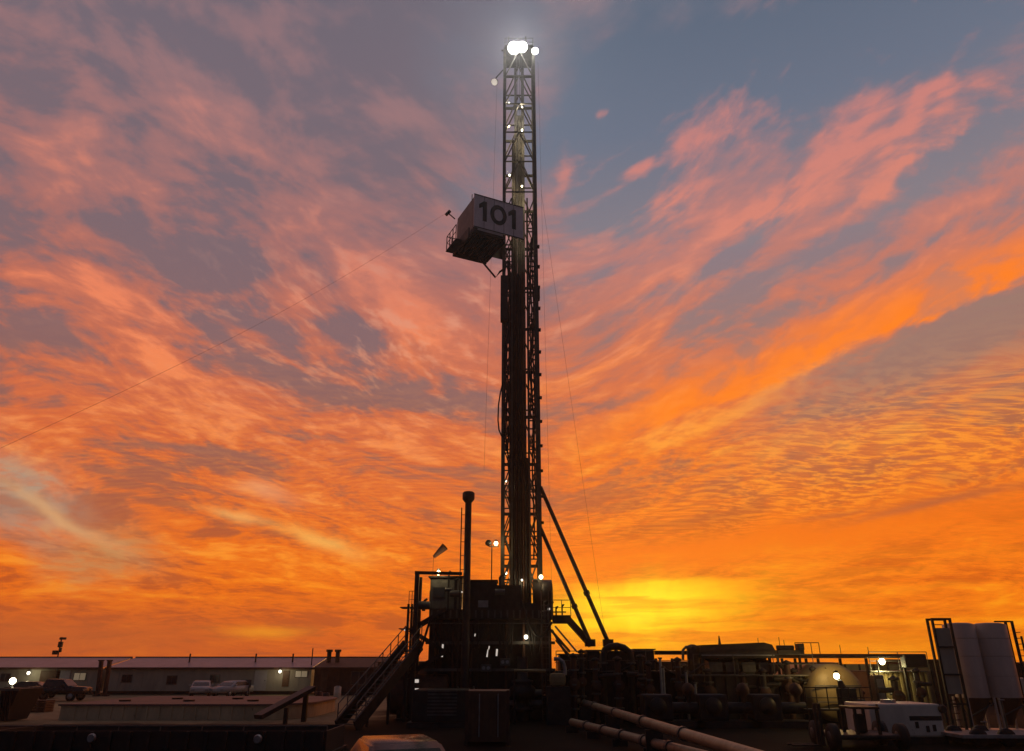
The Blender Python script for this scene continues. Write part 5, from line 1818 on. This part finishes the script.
# jagged kit along the right rim of the drill floor
tg = thing('tong_rack', 'dark rack of tongs and hooks on the right rim of the drill floor', 'tool rack', (at(548, 606, 46.6).x, 46.6, FLOOR))
for px, py in ((544, 603), (548, 606), (551.5, 603.5), (556, 608), (562, 606)):
    p = at(px, py, 46.9)
    MB().tube((p.x, 46.9, at(px, 620, 46.9).z), p, 0.05, 8).build('tong', STEEL2, tg)
    MB().tube(p, p + Vector((0.14, 0, 0.1)), 0.09, 8, 0.03).build('hook', STEEL, tg)
p, q = at(540, 612, 46.9), at(566, 612, 46.9)
MB().tube(p, q, 0.04, 8).build('bar', STEEL, tg)
# grey gauge panels that hang in the dark of the base
for px, py, lab in ((486, 668, 'dull grey gauge panel low on the rig base, leftmost'), (505, 662, 'dull grey gauge panel on the rig base, right of the tube lights')):
    p = at(px, py, YF - 0.6)
    t0 = thing('gauge_panel', lab, 'panel', (p.x, YF - 0.6, p.z))
    MB().chbox(p.x - 0.3, p.x + 0.3, YF - 0.7, YF - 0.45, p.z - 0.2, p.z + 0.2, 0.03).build('case', STEEL2, t0)
    for s in (-1, 1):
        MB().tube((p.x + s * 0.14, YF - 0.72, p.z), (p.x + s * 0.14, YF - 0.701, p.z), 0.1, 14).build('dial', GALV, t0)

# guard rail and stand pipes that stand before the round tank
gr = thing('guard_rail', 'dark guard rail standing in front of the lamp lit round tank', 'guard rail', (at(845, 700, 40.4).x, 40.4, 0))
p, q = at(806, 700, 40.4), at(872, 700, 40.4)
MB().rail((p.x, 40.4, 0.9), (q.x, 40.4, 0.9), 1.0, 7, 0.03).build('walk_rail', STEEL, gr)
MB().box(p.x, q.x, 40.3, 41.2, 0.82, 0.898).build('deck', STEEL, gr)
for x in (p.x + 0.2, (p.x + q.x) / 2, q.x - 0.2):
    MB().beam((x, 40.7, 0), (x, 40.7, 0.818), 0.12).build('leg', STEEL, gr)

# winches, posts and tools that break the outline of the drill floor
for px, top, w, lab in ((500, 577, 0.30, 'dark air winch on the drill floor against the left mast leg'), (449, 573, 0.2, 'dark air winch post on the floor right of the cabin lamp'),
                        (456, 580, 0.34, 'dark air winch between the driller cabin and the tall stack'), (424, 601, 0.4, 'dark air winch at the far left edge of the drill floor')):
    p = at(px, top, 46.6)
    t0 = thing('air_winch', lab, 'winch', (p.x, 46.6, FLOOR))
    base = at(px, 611, 46.6).z
    MB().beam((p.x, 46.6, base), (p.x, 46.6, p.z), w * 0.5).build('post', STEEL, t0)
    MB().tube((p.x - w, 46.5, base + (p.z - base) * 0.55), (p.x + w, 46.5, base + (p.z - base) * 0.55), w * 0.6, 12).build('drum', STEEL2, t0)
    MB().tube((p.x, 46.6, p.z), (p.x + w * 0.5, 46.6, p.z + 0.12), 0.07, 8).build('sheave_head', STEEL, t0)
tr = thing('cable_tray', 'dark cable tray with hanging cables across the front of the drill floor', 'cable tray', (-1.5, YF - 0.25, FLOOR - 0.9))
z = FLOOR - 0.85
MB().box(XL + 0.1, XR - 0.1, YF - 0.55, YF - 0.15, z, z + 0.05).build('tray', STEEL2, tr)
rg = random.Random(5)
m = MB()
for i in range(26):
    x = XL + 0.3 + rg.random() * (XR - XL - 1.4)
    L = rg.uniform(0.5, 3.2)
    dx = rg.uniform(0.2, 1.1)
    m.path([(x + dx * q / 8, YF - 0.62 - rg.random() * 0.02, z - math.sin(math.pi * q / 8) * L * 0.6) for q in range(9)], 0.03, 6)
m.build('cables', BLACK, tr)

# what stands under and behind the arched pipe
p, q = at(607, 651, 45.9), at(628, 651, 45.9)
ch = thing('choke_house', 'dark equipment box filling the arch of the gooseneck pipe', 'equipment box', ((p.x + q.x) / 2, 46.5, 0))
MB().chbox(p.x - 0.2, q.x + 0.2, 45.7, 47.6, 0.2, p.z, 0.08).build('housing', STEEL, ch)
MB().box(p.x - 0.3, q.x + 0.3, 45.6, 47.7, 0.0, 0.197).build('skid', STEEL, ch)
for i in range(3):
    x = p.x + 0.1 + i * 0.5
    MB().tube((x, 46.4, p.z), (x, 46.4, p.z + 0.18 + 0.1 * (i % 2)), 0.12, 10).build('vent', STEEL, ch)
